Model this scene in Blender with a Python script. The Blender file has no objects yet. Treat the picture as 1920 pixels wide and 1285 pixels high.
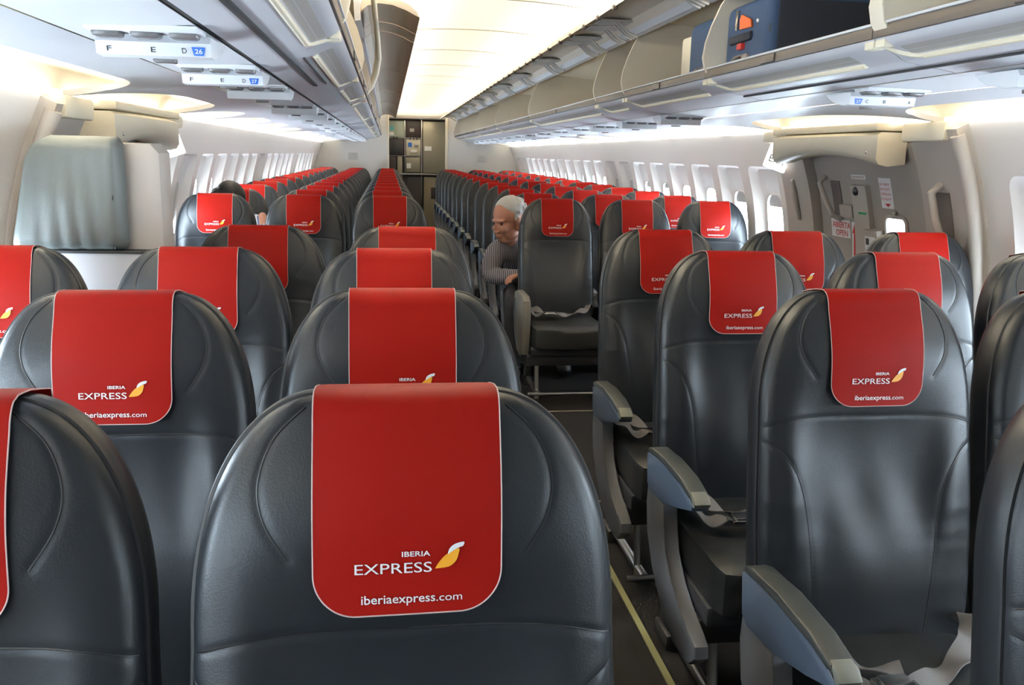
import bpy, bmesh, math, random
import numpy as np
from mathutils import Vector, Matrix
random.seed(7)
SC = bpy.context.scene
COL = SC.collection
PI = math.pi

# ------------------------------------------------------------------ camera
CAM = (-0.517, 0.0, 1.40)
F_PX, PITCH, YAW, ROLL = 1662.0, 0.2075, 0.1411, 0.0225
cd = bpy.data.cameras.new('camera'); cam = bpy.data.objects.new('camera', cd); COL.objects.link(cam)
cd.sensor_fit = 'HORIZONTAL'; cd.sensor_width = 36.0; cd.lens = 36.0 * F_PX / 1920.0
cd.clip_start = 0.05; cd.clip_end = 200
_fw = Vector((math.sin(YAW), math.cos(YAW), 0)); _rt = Vector((math.cos(YAW), -math.sin(YAW), 0)); _up = Vector((0, 0, 1))
_f2 = _fw * math.cos(PITCH) - _up * math.sin(PITCH); _u2 = _fw * math.sin(PITCH) + _up * math.cos(PITCH)
_r3 = _rt * math.cos(ROLL) + _u2 * math.sin(ROLL); _u3 = -_rt * math.sin(ROLL) + _u2 * math.cos(ROLL)
_m = Matrix((_r3, _u3, -_f2)).transposed().to_4x4(); _m.translation = Vector(CAM)
cam.matrix_world = _m
SC.camera = cam
# ------------------------------------------------------------------ view + world + big lights
SC.view_settings.view_transform = 'Standard'; SC.view_settings.look = 'None'
SC.view_settings.gamma = 1.0; SC.view_settings.use_curve_mapping = False
SC.view_settings.exposure = 0.32
SKY_STRENGTH = 62.0
COVE_W = 54.0
SIDE_W = 5.5
W = bpy.data.worlds.new('sky'); SC.world = W; W.use_nodes = True
_b = W.node_tree.nodes['Background']; _b.inputs[0].default_value = (0.70, 0.86, 1.0, 1); _b.inputs[1].default_value = SKY_STRENGTH
SC.cycles.max_bounces = 10; SC.cycles.diffuse_bounces = 5; SC.cycles.glossy_bounces = 4
SC.cycles.caustics_reflective = False; SC.cycles.caustics_refractive = False
SC.cycles.sample_clamp_indirect = 6.0
SC.cycles.use_denoising = True
Y_FRONT, Y_BACK = -1.6, 15.9
def area(name, loc, rot, sx, sy, power, color, portal=False, spread=PI):
    l = bpy.data.lights.new(name, 'AREA'); l.shape = 'RECTANGLE'; l.size = sx; l.size_y = sy
    l.energy = power; l.color = color; l.spread = spread
    o = bpy.data.objects.new(name, l); COL.objects.link(o); o.location = loc; o.rotation_euler = rot
    if portal: l.cycles.is_portal = True
    return o
YC, YL = (Y_FRONT + Y_BACK) / 2, Y_BACK - Y_FRONT
for s, nm in ((-1, 'left'), (1, 'right')):
    # daylight enters only through the windows: sky portals along each side
    area('window_daylight', (s * 1.98, YC, 1.05), (0, s * PI / 2, 0), 0.6, YL, 1, (1, 1, 1), portal=True)
    # fluorescent cove above the bins, washing the aisle ceiling
    area('ceiling_cove_lamp', (s * 0.655, YC + 1.35, 2.085), (0, s * math.radians(130), 0), 0.05, YL - 3.0, COVE_W * (YL - 3.0), (1.0, 0.93, 0.80), spread=math.radians(105))
    # fluorescent cove where the side panel meets the bin bottom
    area('sidewall_cove_lamp', (s * 1.50, YC, 1.612), (0, s * math.radians(180), 0), 0.03, YL - .3, SIDE_W * YL, (1.0, 0.95, 0.86), spread=math.radians(130))

# ------------------------------------------------------------------ materials
MATS = {}
def mat(name, col, rough=.5, metal=0., bump=0., bscale=300., emis=None, spec=.5, coat=0., var=0., vscale=8., bmode='noise'):
    if name in MATS: return MATS[name]
    m = bpy.data.materials.new(name); m.use_nodes = True; nt = m.node_tree; N = nt.nodes; L = nt.links
    p = N['Principled BSDF']; p.inputs['Base Color'].default_value = (*col, 1); p.inputs['Roughness'].default_value = rough
    p.inputs['Metallic'].default_value = metal; p.inputs['Specular IOR Level'].default_value = spec
    p.inputs['Coat Weight'].default_value = coat; p.inputs['Coat Roughness'].default_value = .2
    if emis: p.inputs['Emission Color'].default_value = (*emis[:3], 1); p.inputs['Emission Strength'].default_value = emis[3]
    tc = N.new('ShaderNodeTexCoord')
    if bump:
        t = N.new('ShaderNodeTexVoronoi' if bmode == 'vor' else 'ShaderNodeTexNoise'); t.inputs['Scale'].default_value = bscale
        L.new(tc.outputs['Object'], t.inputs['Vector'])
        b = N.new('ShaderNodeBump'); b.inputs['Strength'].default_value = bump; b.inputs['Distance'].default_value = .002
        L.new(t.outputs[0], b.inputs['Height']); L.new(b.outputs[0], p.inputs['Normal'])
    if var:
        t = N.new('ShaderNodeTexNoise'); t.inputs['Scale'].default_value = vscale; t.inputs['Detail'].default_value = 4
        L.new(tc.outputs['Object'], t.inputs['Vector'])
        r = N.new('ShaderNodeMapRange'); r.inputs[3].default_value = 1 - var; r.inputs[4].default_value = 1 + var
        L.new(t.outputs[0], r.inputs[0])
        x = N.new('ShaderNodeMix'); x.data_type = 'RGBA'; x.blend_type = 'MULTIPLY'; x.inputs[0].default_value = 1
        x.inputs[6].default_value = (*col, 1); L.new(r.outputs[0], x.inputs[7]); L.new(x.outputs[2], p.inputs['Base Color'])
    MATS[name] = m; return m
LEATHER = mat('leather', (.0105, .012, .0148), .39, bump=.07, spec=.33, bscale=420, bmode='vor', var=.12, vscale=14)
PIPING = mat('piping', (.005, .005, .006), .5)
CUSHION = mat('cushion_leather', (.010, .0105, .0102), .42, bump=.25, bscale=420, bmode='vor', var=.15)
RED = mat('red_cover', (.215, .0045, .002), .55, spec=.10, bump=.1, bscale=700)
EDGE = mat('cover_edge', (.50, .36, .33), .7)
LETTER = mat('white_print', (.70, .68, .66), .5)
YELLOW = mat('yellow_print', (.70, .30, .015), .5)
ARMGREY = mat('armrest_grey', (.085, .108, .150), .42)
ARMPAD = mat('armrest_pad', (.032, .036, .034), .45, bump=.2, bscale=500)
ARMTIP = mat('armrest_tip', (.17, .17, .14), .35)
SHROUD = mat('shroud_grey', (.14, .14, .145), .45)
BEIGEARM = mat('beige_shroud', (.17, .155, .13), .45)
METAL = mat('aluminium', (.45, .44, .42), .32, metal=.9)
DARKMET = mat('dark_metal', (.05, .05, .055), .4, metal=.6)
STRAP = mat('belt_webbing', (.10, .09, .085), .75, bump=.3, bscale=900)
CHROME = mat('buckle_chrome', (.75, .73, .68), .18, metal=1)
CARPET = mat('carpet', (.009, .008, .008), .95, spec=.12, bump=.6, bscale=500, var=.25, vscale=60)
STRIPM = mat('path_strip', (.46, .44, .20), .6)
SEAMM = mat('floor_tape', (.40, .33, .25), .6)
WALLM = mat('side_panel', (.86, .81, .76), .55, var=.02, vscale=2)
BINM = mat('bin_plastic', (.66, .66, .69), .38)
BINB = mat('bin_beige', (.74, .66, .54), .5)
BINLIN = mat('bin_lining', (.76, .69, .56), .6)
DOORIN = mat('bin_door_inside', (.66, .57, .47), .5, var=.03)
CREAM = mat('cream_trim', (.80, .72, .56), .45)
LIP = mat('lip_aluminium', (.095, .080, .070), .42, metal=.1)
CEILM = mat('ceiling_panel', (.86, .80, .66), .6)
COVEM = mat('cove_panel', (.86, .79, .64), .6)
PSUM = mat('psu_white', (.80, .81, .84), .35)
DARKGAP = mat('dark_gap', (.03, .028, .028), .7)
LENS = mat('lamp_lens', (.16, .15, .15), .25)
BLUE = mat('sign_blue', (.03, .16, .60), .4)
WHITE = mat('sign_white', (.86, .86, .86), .4)
BLACK = mat('sign_black', (.02, .02, .02), .5)
REDINK = mat('sign_red', (.55, .03, .02), .5)
DOORM = mat('door_panel', (.36, .32, .28), .5, var=.03)
FRAMEM = mat('door_frame', (.46, .41, .36), .5)
HANDLE = mat('handle_plastic', (.42, .37, .32), .4)
BULK = mat('bulkhead', (.72, .69, .65), .5)
GMET = mat('galley_metal', (.34, .31, .24), .38, metal=.4, var=.08)
GDARK = mat('galley_dark', (.035, .022, .02), .5)
NAVY = mat('navy_canvas', (.018, .045, .105), .75, bump=.3, bscale=700)
NAVYD = mat('navy_shadow_panel', (.008, .011, .022), .8, bump=.3, bscale=700)  # darker copy of the canvas, shade painted into the colour; handles share it
ORANGE = mat('orange_tag', (.80, .14, .03), .5)
JUMP = mat('jump_leather', (.13, .145, .14), .38, bump=.25, bscale=300, var=.08)
JBEIGE = mat('jump_shell', (.56, .50, .45), .5)
SKIN = mat('skin', (.48, .215, .14), .5, var=.08, vscale=30)
HAIRW = mat('white_hair', (.62, .60, .57), .7, bump=.8, bscale=120)
HAIRD = mat('dark_hair', (.006, .0045, .004), .6, spec=.2, bump=.8, bscale=120)
TROUS = mat('trousers', (.016, .016, .02), .8)
EXITL = mat('exit_sign_face', (.9, .9, .9), .4, emis=(1, 1, 1, 2.2))
SHADE = mat('window_shade', (.60, .60, .59), .5)
TUBE = mat('fluorescent_tube', (.9, .9, .85), .4, emis=(1.0, .95, .84, 3.0))
def glass():
    m = bpy.data.materials.new('window_pane'); m.use_nodes = True; N = m.node_tree.nodes; L = m.node_tree.links
    N.remove(N['Principled BSDF']); t = N.new('ShaderNodeBsdfTransparent'); g = N.new('ShaderNodeBsdfGlossy')
    g.inputs['Roughness'].default_value = .05; x = N.new('ShaderNodeMixShader'); x.inputs[0].default_value = .06
    L.new(t.outputs[0], x.inputs[1]); L.new(g.outputs[0], x.inputs[2]); L.new(x.outputs[0], N['Material Output'].inputs[0]); return m
GLASS = glass()
def stripes(name, a, b, scale, rot=(0, 0, 0), axis='X'):
    m = mat(name, a, .8); N = m.node_tree.nodes; L = m.node_tree.links
    tc = N.new('ShaderNodeTexCoord'); mp = N.new('ShaderNodeMapping'); mp.inputs['Rotation'].default_value = rot
    w = N.new('ShaderNodeTexWave'); w.bands_direction = axis; w.inputs['Scale'].default_value = scale; w.inputs['Distortion'].default_value = 1.2; w.inputs['Detail Scale'].default_value = .6
    r = N.new('ShaderNodeValToRGB'); r.color_ramp.elements[0].position = .42; r.color_ramp.elements[1].position = .58
    r.color_ramp.elements[0].color = (*a, 1); r.color_ramp.elements[1].color = (*b, 1)
    L.new(tc.outputs['Object'], mp.inputs[0]); L.new(mp.outputs[0], w.inputs[0]); L.new(w.outputs[0], r.inputs[0]); L.new(r.outputs[0], N['Principled BSDF'].inputs['Base Color'])
    return m
SHIRT = stripes('striped_shirt', (.045, .035, .042), (.36, .33, .34), 28)
SHIRT2 = stripes('patterned_top', (.10, .16, .32), (.80, .82, .88), 14, (0, .6, .3))

# ------------------------------------------------------------------ mesh helpers
def mesh(name, V, F, m, smooth=True, ang=None):
    me = bpy.data.meshes.new(name); me.from_pydata([tuple(map(float, v)) for v in V], [], [tuple(map(int, f)) for f in F])
    ms = m if isinstance(m, (list, tuple)) else [m]
    for x in ms: me.materials.append(x)
    me.validate()
    bm = bmesh.new(); bm.from_mesh(me); bmesh.ops.recalc_face_normals(bm, faces=bm.faces)
    if smooth:
        for f in bm.faces: f.smooth = True
        a = math.radians(ang or 38)
        for e in bm.edges:
            if len(e.link_faces) == 2 and e.calc_face_angle(0) > a: e.smooth = False
    bm.to_mesh(me); bm.free(); return me
class MB:
    """collects shapes into one mesh"""
    def __init__(s): s.V = []; s.F = []
    def add(s, V, F):
        o = len(s.V); s.V += [tuple(v) for v in V]; s.F += [tuple(i + o for i in f) for f in F]; return s
    def bm(s, b):
        b.verts.index_update(); s.add([v.co[:] for v in b.verts], [[v.index for v in f.verts] for f in b.faces]); b.free(); return s
    def box(s, lo, hi, bev=0., seg=2, rot=None, taper=None):
        b = bmesh.new(); bmesh.ops.create_cube(b, size=1)
        c = [(lo[i] + hi[i]) / 2 for i in range(3)]; d = [abs(hi[i] - lo[i]) for i in range(3)]
        for v in b.verts: v.co = Vector((v.co.x * d[0], v.co.y * d[1], v.co.z * d[2]))
        if bev: bmesh.ops.bevel(b, geom=b.edges[:], offset=min(bev, min(d) * .49), segments=seg, affect='EDGES', profile=.5)
        for v in b.verts:
            if taper: v.co = taper(v.co)
            if rot is not None: v.co = rot @ v.co
            v.co += Vector(c)
        return s.bm(b)
    def prism(s, pts, axis, a, b, bev=0.):
        """polygon in the two other axes, extruded along axis from a to b"""
        B = bmesh.new()
        def P(p, t):
            return {'x': (t, p[0], p[1]), 'y': (p[0], t, p[1]), 'z': (p[0], p[1], t)}[axis]
        v0 = [B.verts.new(P(p, a)) for p in pts]; v1 = [B.verts.new(P(p, b)) for p in pts]
        n = len(pts); B.faces.new(v0); B.faces.new(v1[::-1])
        for i in range(n): B.faces.new((v0[i], v0[(i + 1) % n], v1[(i + 1) % n], v1[i]))
        if bev:
            es = [e for e in B.edges if (e.verts[0] in v0) == (e.verts[1] in v0)]
            bmesh.ops.bevel(B, geom=es, offset=bev, segments=2, affect='EDGES', profile=.5)
        return s.bm(B)
    def tube(s, pts, r, n=8, closed=False):
        pts = [Vector(p) for p in pts]; m = len(pts); rings = []
        rr = r if isinstance(r, (list, tuple)) else [r] * m
        up = Vector((0, 0, 1)); prev = None
        for i, p in enumerate(pts):
            t = (pts[(i + 1) % m] - pts[i - 1]) if closed else (pts[min(i + 1, m - 1)] - pts[max(i - 1, 0)])
            t.normalize()
            a = prev - t * prev.dot(t) if prev is not None else t.cross(up)
            if a.length < 1e-4: a = t.cross(Vector((1, 0, 0)))
            a.normalize(); prev = a; b = t.cross(a)
            rings.append([p + (a * math.cos(2 * PI * k / n) + b * math.sin(2 * PI * k / n)) * rr[i] for k in range(n)])
        V = [v for g in rings for v in g]; F = []
        for i in range(m if closed else m - 1):
            j = (i + 1) % m
            for k in range(n): F.append((i * n + k, i * n + (k + 1) % n, j * n + (k + 1) % n, j * n + k))
        if not closed: F += [tuple(range(n))[::-1], tuple((m - 1) * n + k for k in range(n))]
        return s.add(V, F)
    def grid(s, P, closed_u=False):
        """P: array [nu][nv][3]"""
        P = np.asarray(P, float); nu, nv = P.shape[:2]
        F = [(i * nv + j, (i + 1) * nv + j, (i + 1) * nv + j + 1, i * nv + j + 1) for i in range(nu - 1) for j in range(nv - 1)]
        return s.add(P.reshape(-1, 3).tolist(), F)
    def sheet(s, P, th):
        """grid with thickness th along its normals"""
        P = np.asarray(P, float); nu, nv = P.shape[:2]
        du = np.gradient(P, axis=0); dv = np.gradient(P, axis=1); nr = np.cross(du, dv)
        nr /= np.maximum(np.linalg.norm(nr, axis=2, keepdims=True), 1e-9)
        Q = P - nr * th; o = nu * nv
        F = [(i * nv + j, (i + 1) * nv + j, (i + 1) * nv + j + 1, i * nv + j + 1) for i in range(nu - 1) for j in range(nv - 1)]
        G = [tuple(o + k for k in f[::-1]) for f in F]
        b = [i * nv for i in range(nu)] + [(nu - 1) * nv + j for j in range(1, nv)] + [i * nv + nv - 1 for i in range(nu - 2, -1, -1)] + [j for j in range(nv - 2, 0, -1)]
        R = [(b[i], b[(i + 1) % len(b)], o + b[(i + 1) % len(b)], o + b[i]) for i in range(len(b))]
        return s.add(np.concatenate([P.reshape(-1, 3), Q.reshape(-1, 3)]).tolist(), F + G + R)
    def ell(s, c, r, n=16, rot=None):
        b = bmesh.new(); bmesh.ops.create_uvsphere(b, u_segments=n, v_segments=max(6, n // 2), radius=1)
        for v in b.verts:
            v.co = Vector((v.co.x * r[0], v.co.y * r[1], v.co.z * r[2]))
            if rot is not None: v.co = rot @ v.co
            v.co += Vector(c)
        return s.bm(b)
    def xf(s, M):
        s.V = [tuple(M @ Vector(v)) for v in s.V]; return s
    def me(s, name, m, smooth=True, ang=None): return mesh(name, s.V, s.F, m, smooth, ang)
def link(name, me, parent=None, loc=None, rot=None):
    o = bpy.data.objects.new(name, me); COL.objects.link(o)
    if parent is not None: o.parent = parent
    if loc is not None: o.location = loc
    if rot is not None: o.rotation_euler = rot
    return o
def tag(o, label, cat, group=None, kind=None):
    o['label'] = label; o['category'] = cat
    if group: o['group'] = group
    if kind: o['kind'] = kind
    return o
def root(name, loc, label, cat, group=None, rot=None):
    o = bpy.data.objects.new(name, None); COL.objects.link(o); o.location = loc; o.empty_display_size = .05
    if rot is not None: o.rotation_euler = rot
    return tag(o, label, cat, group)
def struct(name, me):
    o = link(name, me); o['kind'] = 'structure'; return o
_txt = {}
def text_V(s, size=1., bold=0.):
    """triangulated lettering: (verts Nx2 with width measured from 0, faces, width)"""
    k = (s, bold)
    if k not in _txt:
        c = bpy.data.curves.new('t', 'FONT'); c.body = s; c.size = 1; c.resolution_u = 3; c.offset = bold
        o = bpy.data.objects.new('t', c); COL.objects.link(o)
        dg = bpy.context.evaluated_depsgraph_get(); dg.update()
        me = bpy.data.meshes.new_from_object(o.evaluated_get(dg))
        V = np.array([v.co[:2] for v in me.vertices]); F = [tuple(p.vertices) for p in me.polygons]
        COL.objects.unlink(o); bpy.data.objects.remove(o); bpy.data.curves.remove(c); bpy.data.meshes.remove(me)
        V[:, 0] -= V[:, 0].min(); _txt[k] = (V, F)
    V, F = _txt[k]; return V * size, F
def fit_text(s, x0, x1, base, cap, bold=0.):
    V, F = text_V(s, 1., bold); V = V.copy(); V[:, 0] = x0 + V[:, 0] * (x1 - x0) / V[:, 0].max(); V[:, 1] = base + V[:, 1] * cap / .73
    return V, F

# ------------------------------------------------------------------ cabin section
R0, ZC = 1.79, .78
def wp(Y, z=None, off=0., a=None, s=1):
    """point on the side panel at height z, moved inwards by off; s=-1 left, +1 right"""
    if a is None: a = math.asin(max(-1, min(1, (z - ZC) / R0)))
    r = R0 - off
    return (s * r * math.cos(a), Y, ZC + r * math.sin(a))
Z_TOP = 1.555
EXIT0, EXIT1 = 3.44, 4.49
FR0, FR1 = 3.12, 4.80
def rrect(cx, cy, hx, hy, r, n=8):
    pts = []
    for (sx, sy, a0) in ((1, 1, 0), (-1, 1, 90), (-1, -1, 180), (1, -1, 270)):
        for k in range(n):
            a = math.radians(a0 + 90 * k / (n - 1)); pts.append((cx + sx * (hx - r) + r * math.cos(a), cy + sy * (hy - r) + r * math.sin(a)))
    return pts
def rdense(cx, cy, hx, hy, r, n=8, m=7):
    p = rrect(cx, cy, hx, hy, r, n); out = []
    for i in range(len(p)):
        out.append(p[i]); q = p[(i + 1) % len(p)]
        if i in (2 * n - 1, 4 * n - 1): out += [(p[i][0] + (q[0] - p[i][0]) * k / (m + 1), p[i][1] + (q[1] - p[i][1]) * k / (m + 1)) for k in range(1, m + 1)]
    return out
def onrect(p, cx, cy, hx, hy):
    dx, dy = p[0] - cx, p[1] - cy; k = min(hx / abs(dx) if abs(dx) > 1e-9 else 1e9, hy / abs(dy) if abs(dy) > 1e-9 else 1e9)
    return (cx + dx * k, cy + dy * k)
CELL = .533
ZW0, ZW1 = .60, 1.44
win_cells = [5.15 + CELL * k for k in range(20)]
near_cells = [2.765 - CELL * k for k in range(8)]
def wall_side(s, name):
    mb = MB()
    def strip(y0, y1, z0, z1, nz=10, ny=1, o=0.):
        P = [[wp(y0 + (y1 - y0) * j / ny, z0 + (z1 - z0) * i / nz, o, s=s) for j in range(ny + 1)] for i in range(nz + 1)]
        mb.grid(P)
    for cells in (win_cells, near_cells):
        for yc in cells:
            y0, y1 = yc - CELL / 2, yc + CELL / 2
            strip(y0, y1, 0.0, ZW0, 6); strip(y0, y1, ZW1, Z_TOP, 2)
            hz = (ZW1 - ZW0) / 2; zc = (ZW1 + ZW0) / 2
            hole = rdense(yc, 1.03, .115, .165, .085)
            r1 = rdense(yc, 1.03, .135, .185, .10)
            r2 = rdense(yc, 1.045, .165, .30, .07)
            r3 = rdense(yc, 1.045, .205, .325, .05)
            r4 = [onrect(p, yc, zc, CELL / 2, hz) for p in r3]
            rings = [(hole, -.055), (r1, -.045), (r2, -.032), (r3, 0.), (r4, 0.)]
            V = []; n = len(hole)
            for g, off in rings:
                for p in g: V.append(wp(p[0], p[1], off, s=s))
            F = [(k * n + i, k * n + (i + 1) % n, (k + 1) * n + (i + 1) % n, (k + 1) * n + i) for k in range(4) for i in range(n)]
            # corners of the cell
            mb.add(V, F)
            for i in range(n):
                a, b = r4[i], r4[(i + 1) % n]
                if abs(a[0] - b[0]) > 1e-6 and abs(a[1] - b[1]) > 1e-6:
                    cy = a[0] if abs(abs(a[0] - yc) - CELL / 2) < 1e-6 else b[0]; cz = a[1] if abs(abs(a[1] - zc) - hz) < 1e-6 else b[1]
                    mb.add([wp(a[0], a[1], 0, s=s), wp(b[0], b[1], 0, s=s), wp(cy, cz, 0, s=s)], [(0, 1, 2)])
    ylo = near_cells[-1] - CELL / 2; yhi = near_cells[0] + CELL / 2
    strip(yhi - .035, FR0 + .03, 0, Z_TOP, 40, 1, -.003); strip(FR1 - .03, win_cells[0] - CELL / 2 + .035, 0, Z_TOP, 40, 1, -.003)
    strip(Y_FRONT - .05, ylo + .035, 0, Z_TOP, 40, 1, -.003); strip(win_cells[-1] + CELL / 2 - .035, Y_BACK + 1.6, 0, Z_TOP, 40, 1, -.003)
    return struct(name, mb.me(name, WALLM, ang=25))
wall_side(-1, 'wall_left'); wall_side(1, 'wall_right')
# windows: frame ring, pane, a half drawn shade here and there
_wi = 0
for s in (-1, 1):
    for i, yc in enumerate(near_cells + win_cells):
        _wi += 1
        ring = rrect(yc, 1.03, .122, .172, .09); inn = rrect(yc, 1.03, .112, .162, .082)
        mb = MB(); n = len(ring); V = [wp(p[0], p[1], -.050, s=s) for p in ring] + [wp(p[0], p[1], -.047, s=s) for p in inn] + [wp(p[0], p[1], -.075, s=s) for p in inn]
        mb.add(V, [(i_, (i_ + 1) % n, n + (i_ + 1) % n, n + i_) for i_ in range(n)] + [(n + i_, n + (i_ + 1) % n, 2 * n + (i_ + 1) % n, 2 * n + i_) for i_ in range(n)])
        fr = struct('window_%d' % _wi, mb.me('window_frame', WALLM))
        pane = MB().add([wp(p[0], p[1], -.072, s=s) for p in inn], [tuple(range(n))]).me('pane', GLASS, smooth=False)
        link('window_pane', pane, fr)
        i -= 8
        z0 = [1.08, 1.10, 0, 1.12, 0, 1.1, 0, 1.1][i] if i < 0 else {-1: [0, .95, 0, 0, 1.10, 1.14, 1.12, .92, 1.12, 0, 1.1, 0][i % 12], 1: [1.12, 1.12, 0, 0, 1.15, 1.14, .95, .93, 0, 0, 1.1, 0][i % 12]}[s]
        if z0:
            pts = [(p[0], max(p[1], z0)) for p in inn]
            sh = MB().add([wp(p[0], p[1], -.062, s=s) for p in pts] + [wp(p[0], p[1], -.065, s=s) for p in pts], [tuple(range(n)), tuple(range(2 * n - 1, n - 1, -1))] + [(i_, (i_ + 1) % n, n + (i_ + 1) % n, n + i_) for i_ in range(n)])
            link('window_shade', sh.me('window_shade', SHADE, smooth=False), fr)

# floor, bulkheads, ceiling
HW0 = R0 * math.cos(math.asin(ZC / R0))
struct('floor', MB().box((-1.80, Y_FRONT - .1, -.06), (1.80, Y_BACK + 1.6, 0)).me('floor', CARPET, smooth=False))
def section(s=1, top=2.2):
    pts = [(s * x, z) for (x, _, z) in [wp(0, z) for z in np.linspace(0, Z_TOP, 14)]] + [(s * 1.62, 2.2)]
    return pts
fr_ = section(1) + section(-1)[::-1]
struct('wall_front', MB().prism(fr_, 'y', Y_FRONT - .06, Y_FRONT).me('wall_front', mat('unseen_front_dark', (.25, .25, .27), .9), smooth=False))  # added unseen end wall, toned dark to dim the near rows
R_ = section(1); L_ = section(-1)
struct('wall_back', MB().prism([(.50, 0)] + R_ + [(.50, 2.2)], 'y', Y_BACK, Y_BACK + .04).prism([(-.50, 0)] + L_ + [(-.50, 2.2)], 'y', Y_BACK, Y_BACK + .04).box((-.5, Y_BACK, 2.04), (.5, Y_BACK + .04, 2.2)).me('wall_back', BULK, smooth=False))
struct('wall_galley', MB().prism(fr_, 'y', Y_BACK + 1.62, Y_BACK + 1.66).me('wall_galley', GDARK, smooth=False))
def trimbox(name, lo, hi, m, bev=.004): return struct(name, MB().box(lo, hi, bev).me(name, m))
trimbox('trim_1', (-.515, Y_BACK - .02, 0), (-.49, Y_BACK + .06, 2.04), CREAM)
trimbox('trim_2', (.485, Y_BACK - .02, 0), (.53, Y_BACK + .06, 2.06), CREAM)
trimbox('trim_3', (-.49, Y_BACK - .02, 2.0), (.485, Y_BACK + .06, 2.045), FRAMEM)
# aisle ceiling: shallow arched panels with seams
mb = MB(); yy = [-1.66] + [4.62 + 1.13 * (k - 5) for k in range(0, 11)] + [Y_BACK + 1.62]
yy = sorted(y for y in yy if -1.7 <= y)
def cz(x): return 2.165 - .05 * (x / .66) ** 2
for a, b in zip(yy[:-1], yy[1:]):
    xs = np.linspace(-.68, .68, 13)
    rows = []
    for y, dz in ((a + .002, .010), (a + .006, 0), (a + .03, -.004), (b - .03, -.004), (b - .006, 0), (b - .002, .010)):
        rows.append([(x, y, cz(x) + dz) for x in xs])
    mb.grid(rows)
mb.box((-.7, -1.7, 2.19), (.7, Y_BACK + 1.6, 2.21))
struct('ceiling', mb.me('ceiling', CEILM, ang=60))
mb = MB()
for a in yy[1:-1]: mb.grid([[(x, a + dy, cz(x) - .006) for x in np.linspace(-.66, .66, 13)] for dy in (-.010, .010)])
struct('trim_15', mb.me('ceiling_joint', mat('joint_tan', (.06, .04, .02), .7)))
# roof void above the bins (closes the shell)
for s, nm in ((-1, 'left'), (1, 'right')):
    mb = MB(); P = [[(s * x, y, z) for y in (Y_FRONT - .05, Y_BACK + 1.6)] for (x, z) in ((.68, 2.2), (1.0, 2.2), (1.45, 2.0), (1.68, 1.72), (1.66, 1.53))]
    mb.grid(P); struct('ceiling_%s' % nm, mb.me('ceiling_side', COVEM))
# scalloped outer ceiling panel and cove
SCAL = [-1.0, .1, 1.2, 3.28] + [4.72, 5.55, 6.65, 7.78, 8.9, 10.0, 11.1, 12.2, 13.3, 14.4, 15.6]
def edge_x(y):
    d = min(abs(y - b) for b in SCAL); r = .42 if not (3.2 < y < 4.8) else .50
    return 1.29 + (.325 * (1 - math.sqrt(max(0, 1 - (1 - d / r) ** 2))) if d < r else 0)
for s, nm, k in ((-1, 'left', 4), (1, 'right', 5)):
    ys = np.unique(np.concatenate([np.arange(Y_FRONT, Y_BACK + .001, .05)] + [np.linspace(b - .5, b + .5, 61) for b in SCAL]))
    ys = ys[(ys >= Y_FRONT) & (ys <= Y_BACK)]
    P = []
    for y in ys:
        e = edge_x(y); ze = lambda x: 1.606 - .045 * max(0, (x - 1.113) / .5) ** 1.6
        P.append([(s * x, y, z) for x, z in [(1.113, 1.612), (1.16, ze(1.16)), (1.22, ze(1.22)), (1.28, ze(1.28)), (e, ze(e)), (e + .004, ze(e) + .02)]])
    mb = MB().grid(P)
    struct('trim_%d' % k, mb.me('cove_edge_panel', BINM))
    P = [[(s * x, y, z) for (x, z) in ((1.27, 1.65), (1.36, 1.70), (1.46, 1.715), (1.55, 1.69), (1.61, 1.63), (1.635, 1.555))] for y in (Y_FRONT, Y_BACK)]
    struct('trim_%d' % (k + 2), MB().grid(P).me('cove_reflector', COVEM))
    y0 = Y_FRONT + .1
    gi = 0
    for a, b in zip(SCAL[:-1], SCAL[1:]):
        if b - a < .9: pass
        gi += 1
        t = link('cove_light', MB().tube([(s * 1.592, a + .06, 1.572), (s * 1.592, b - .06, 1.572)], .011, 8).me('cove_light', TUBE))
        tag(t, 'thin white light strip along the top of the %s side panel, %s from the front' % (nm, ['first', 'second', 'third', 'fourth', 'fifth', 'sixth', 'seventh', 'eighth', 'ninth', 'tenth', 'eleventh', 'twelfth', 'thirteenth', 'fourteenth', 'fifteenth'][gi - 1]), 'light', 'light strips above the %s windows' % nm)
# floor path strip and cross seams
struct('trim_8', MB().box((.228, -1.5, 0), (.248, Y_BACK, .004)).me('trim_8', STRIPM, smooth=False))
struct('trim_9', MB().box((-.248, -1.5, 0), (-.228, Y_BACK, .004)).me('trim_9', STRIPM, smooth=False))
struct('trim_10', MB().box((-.2, 4.705, 0), (1.3, 4.715, .003)).box((.25, 3.385, 0), (.43, 3.395, .003)).box((-.2, 5.9, 0), (.22, 5.908, .003)).me('trim_10', SEAMM, smooth=False))
ORD = ['zeroth', 'first', 'second', 'third', 'fourth', 'fifth', 'sixth', 'seventh', 'eighth', 'ninth', 'tenth', 'eleventh', 'twelfth', 'thirteenth', 'fourteenth', 'fifteenth', 'sixteenth', 'seventeenth', 'eighteenth', 'nineteenth', 'twentieth']
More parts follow.
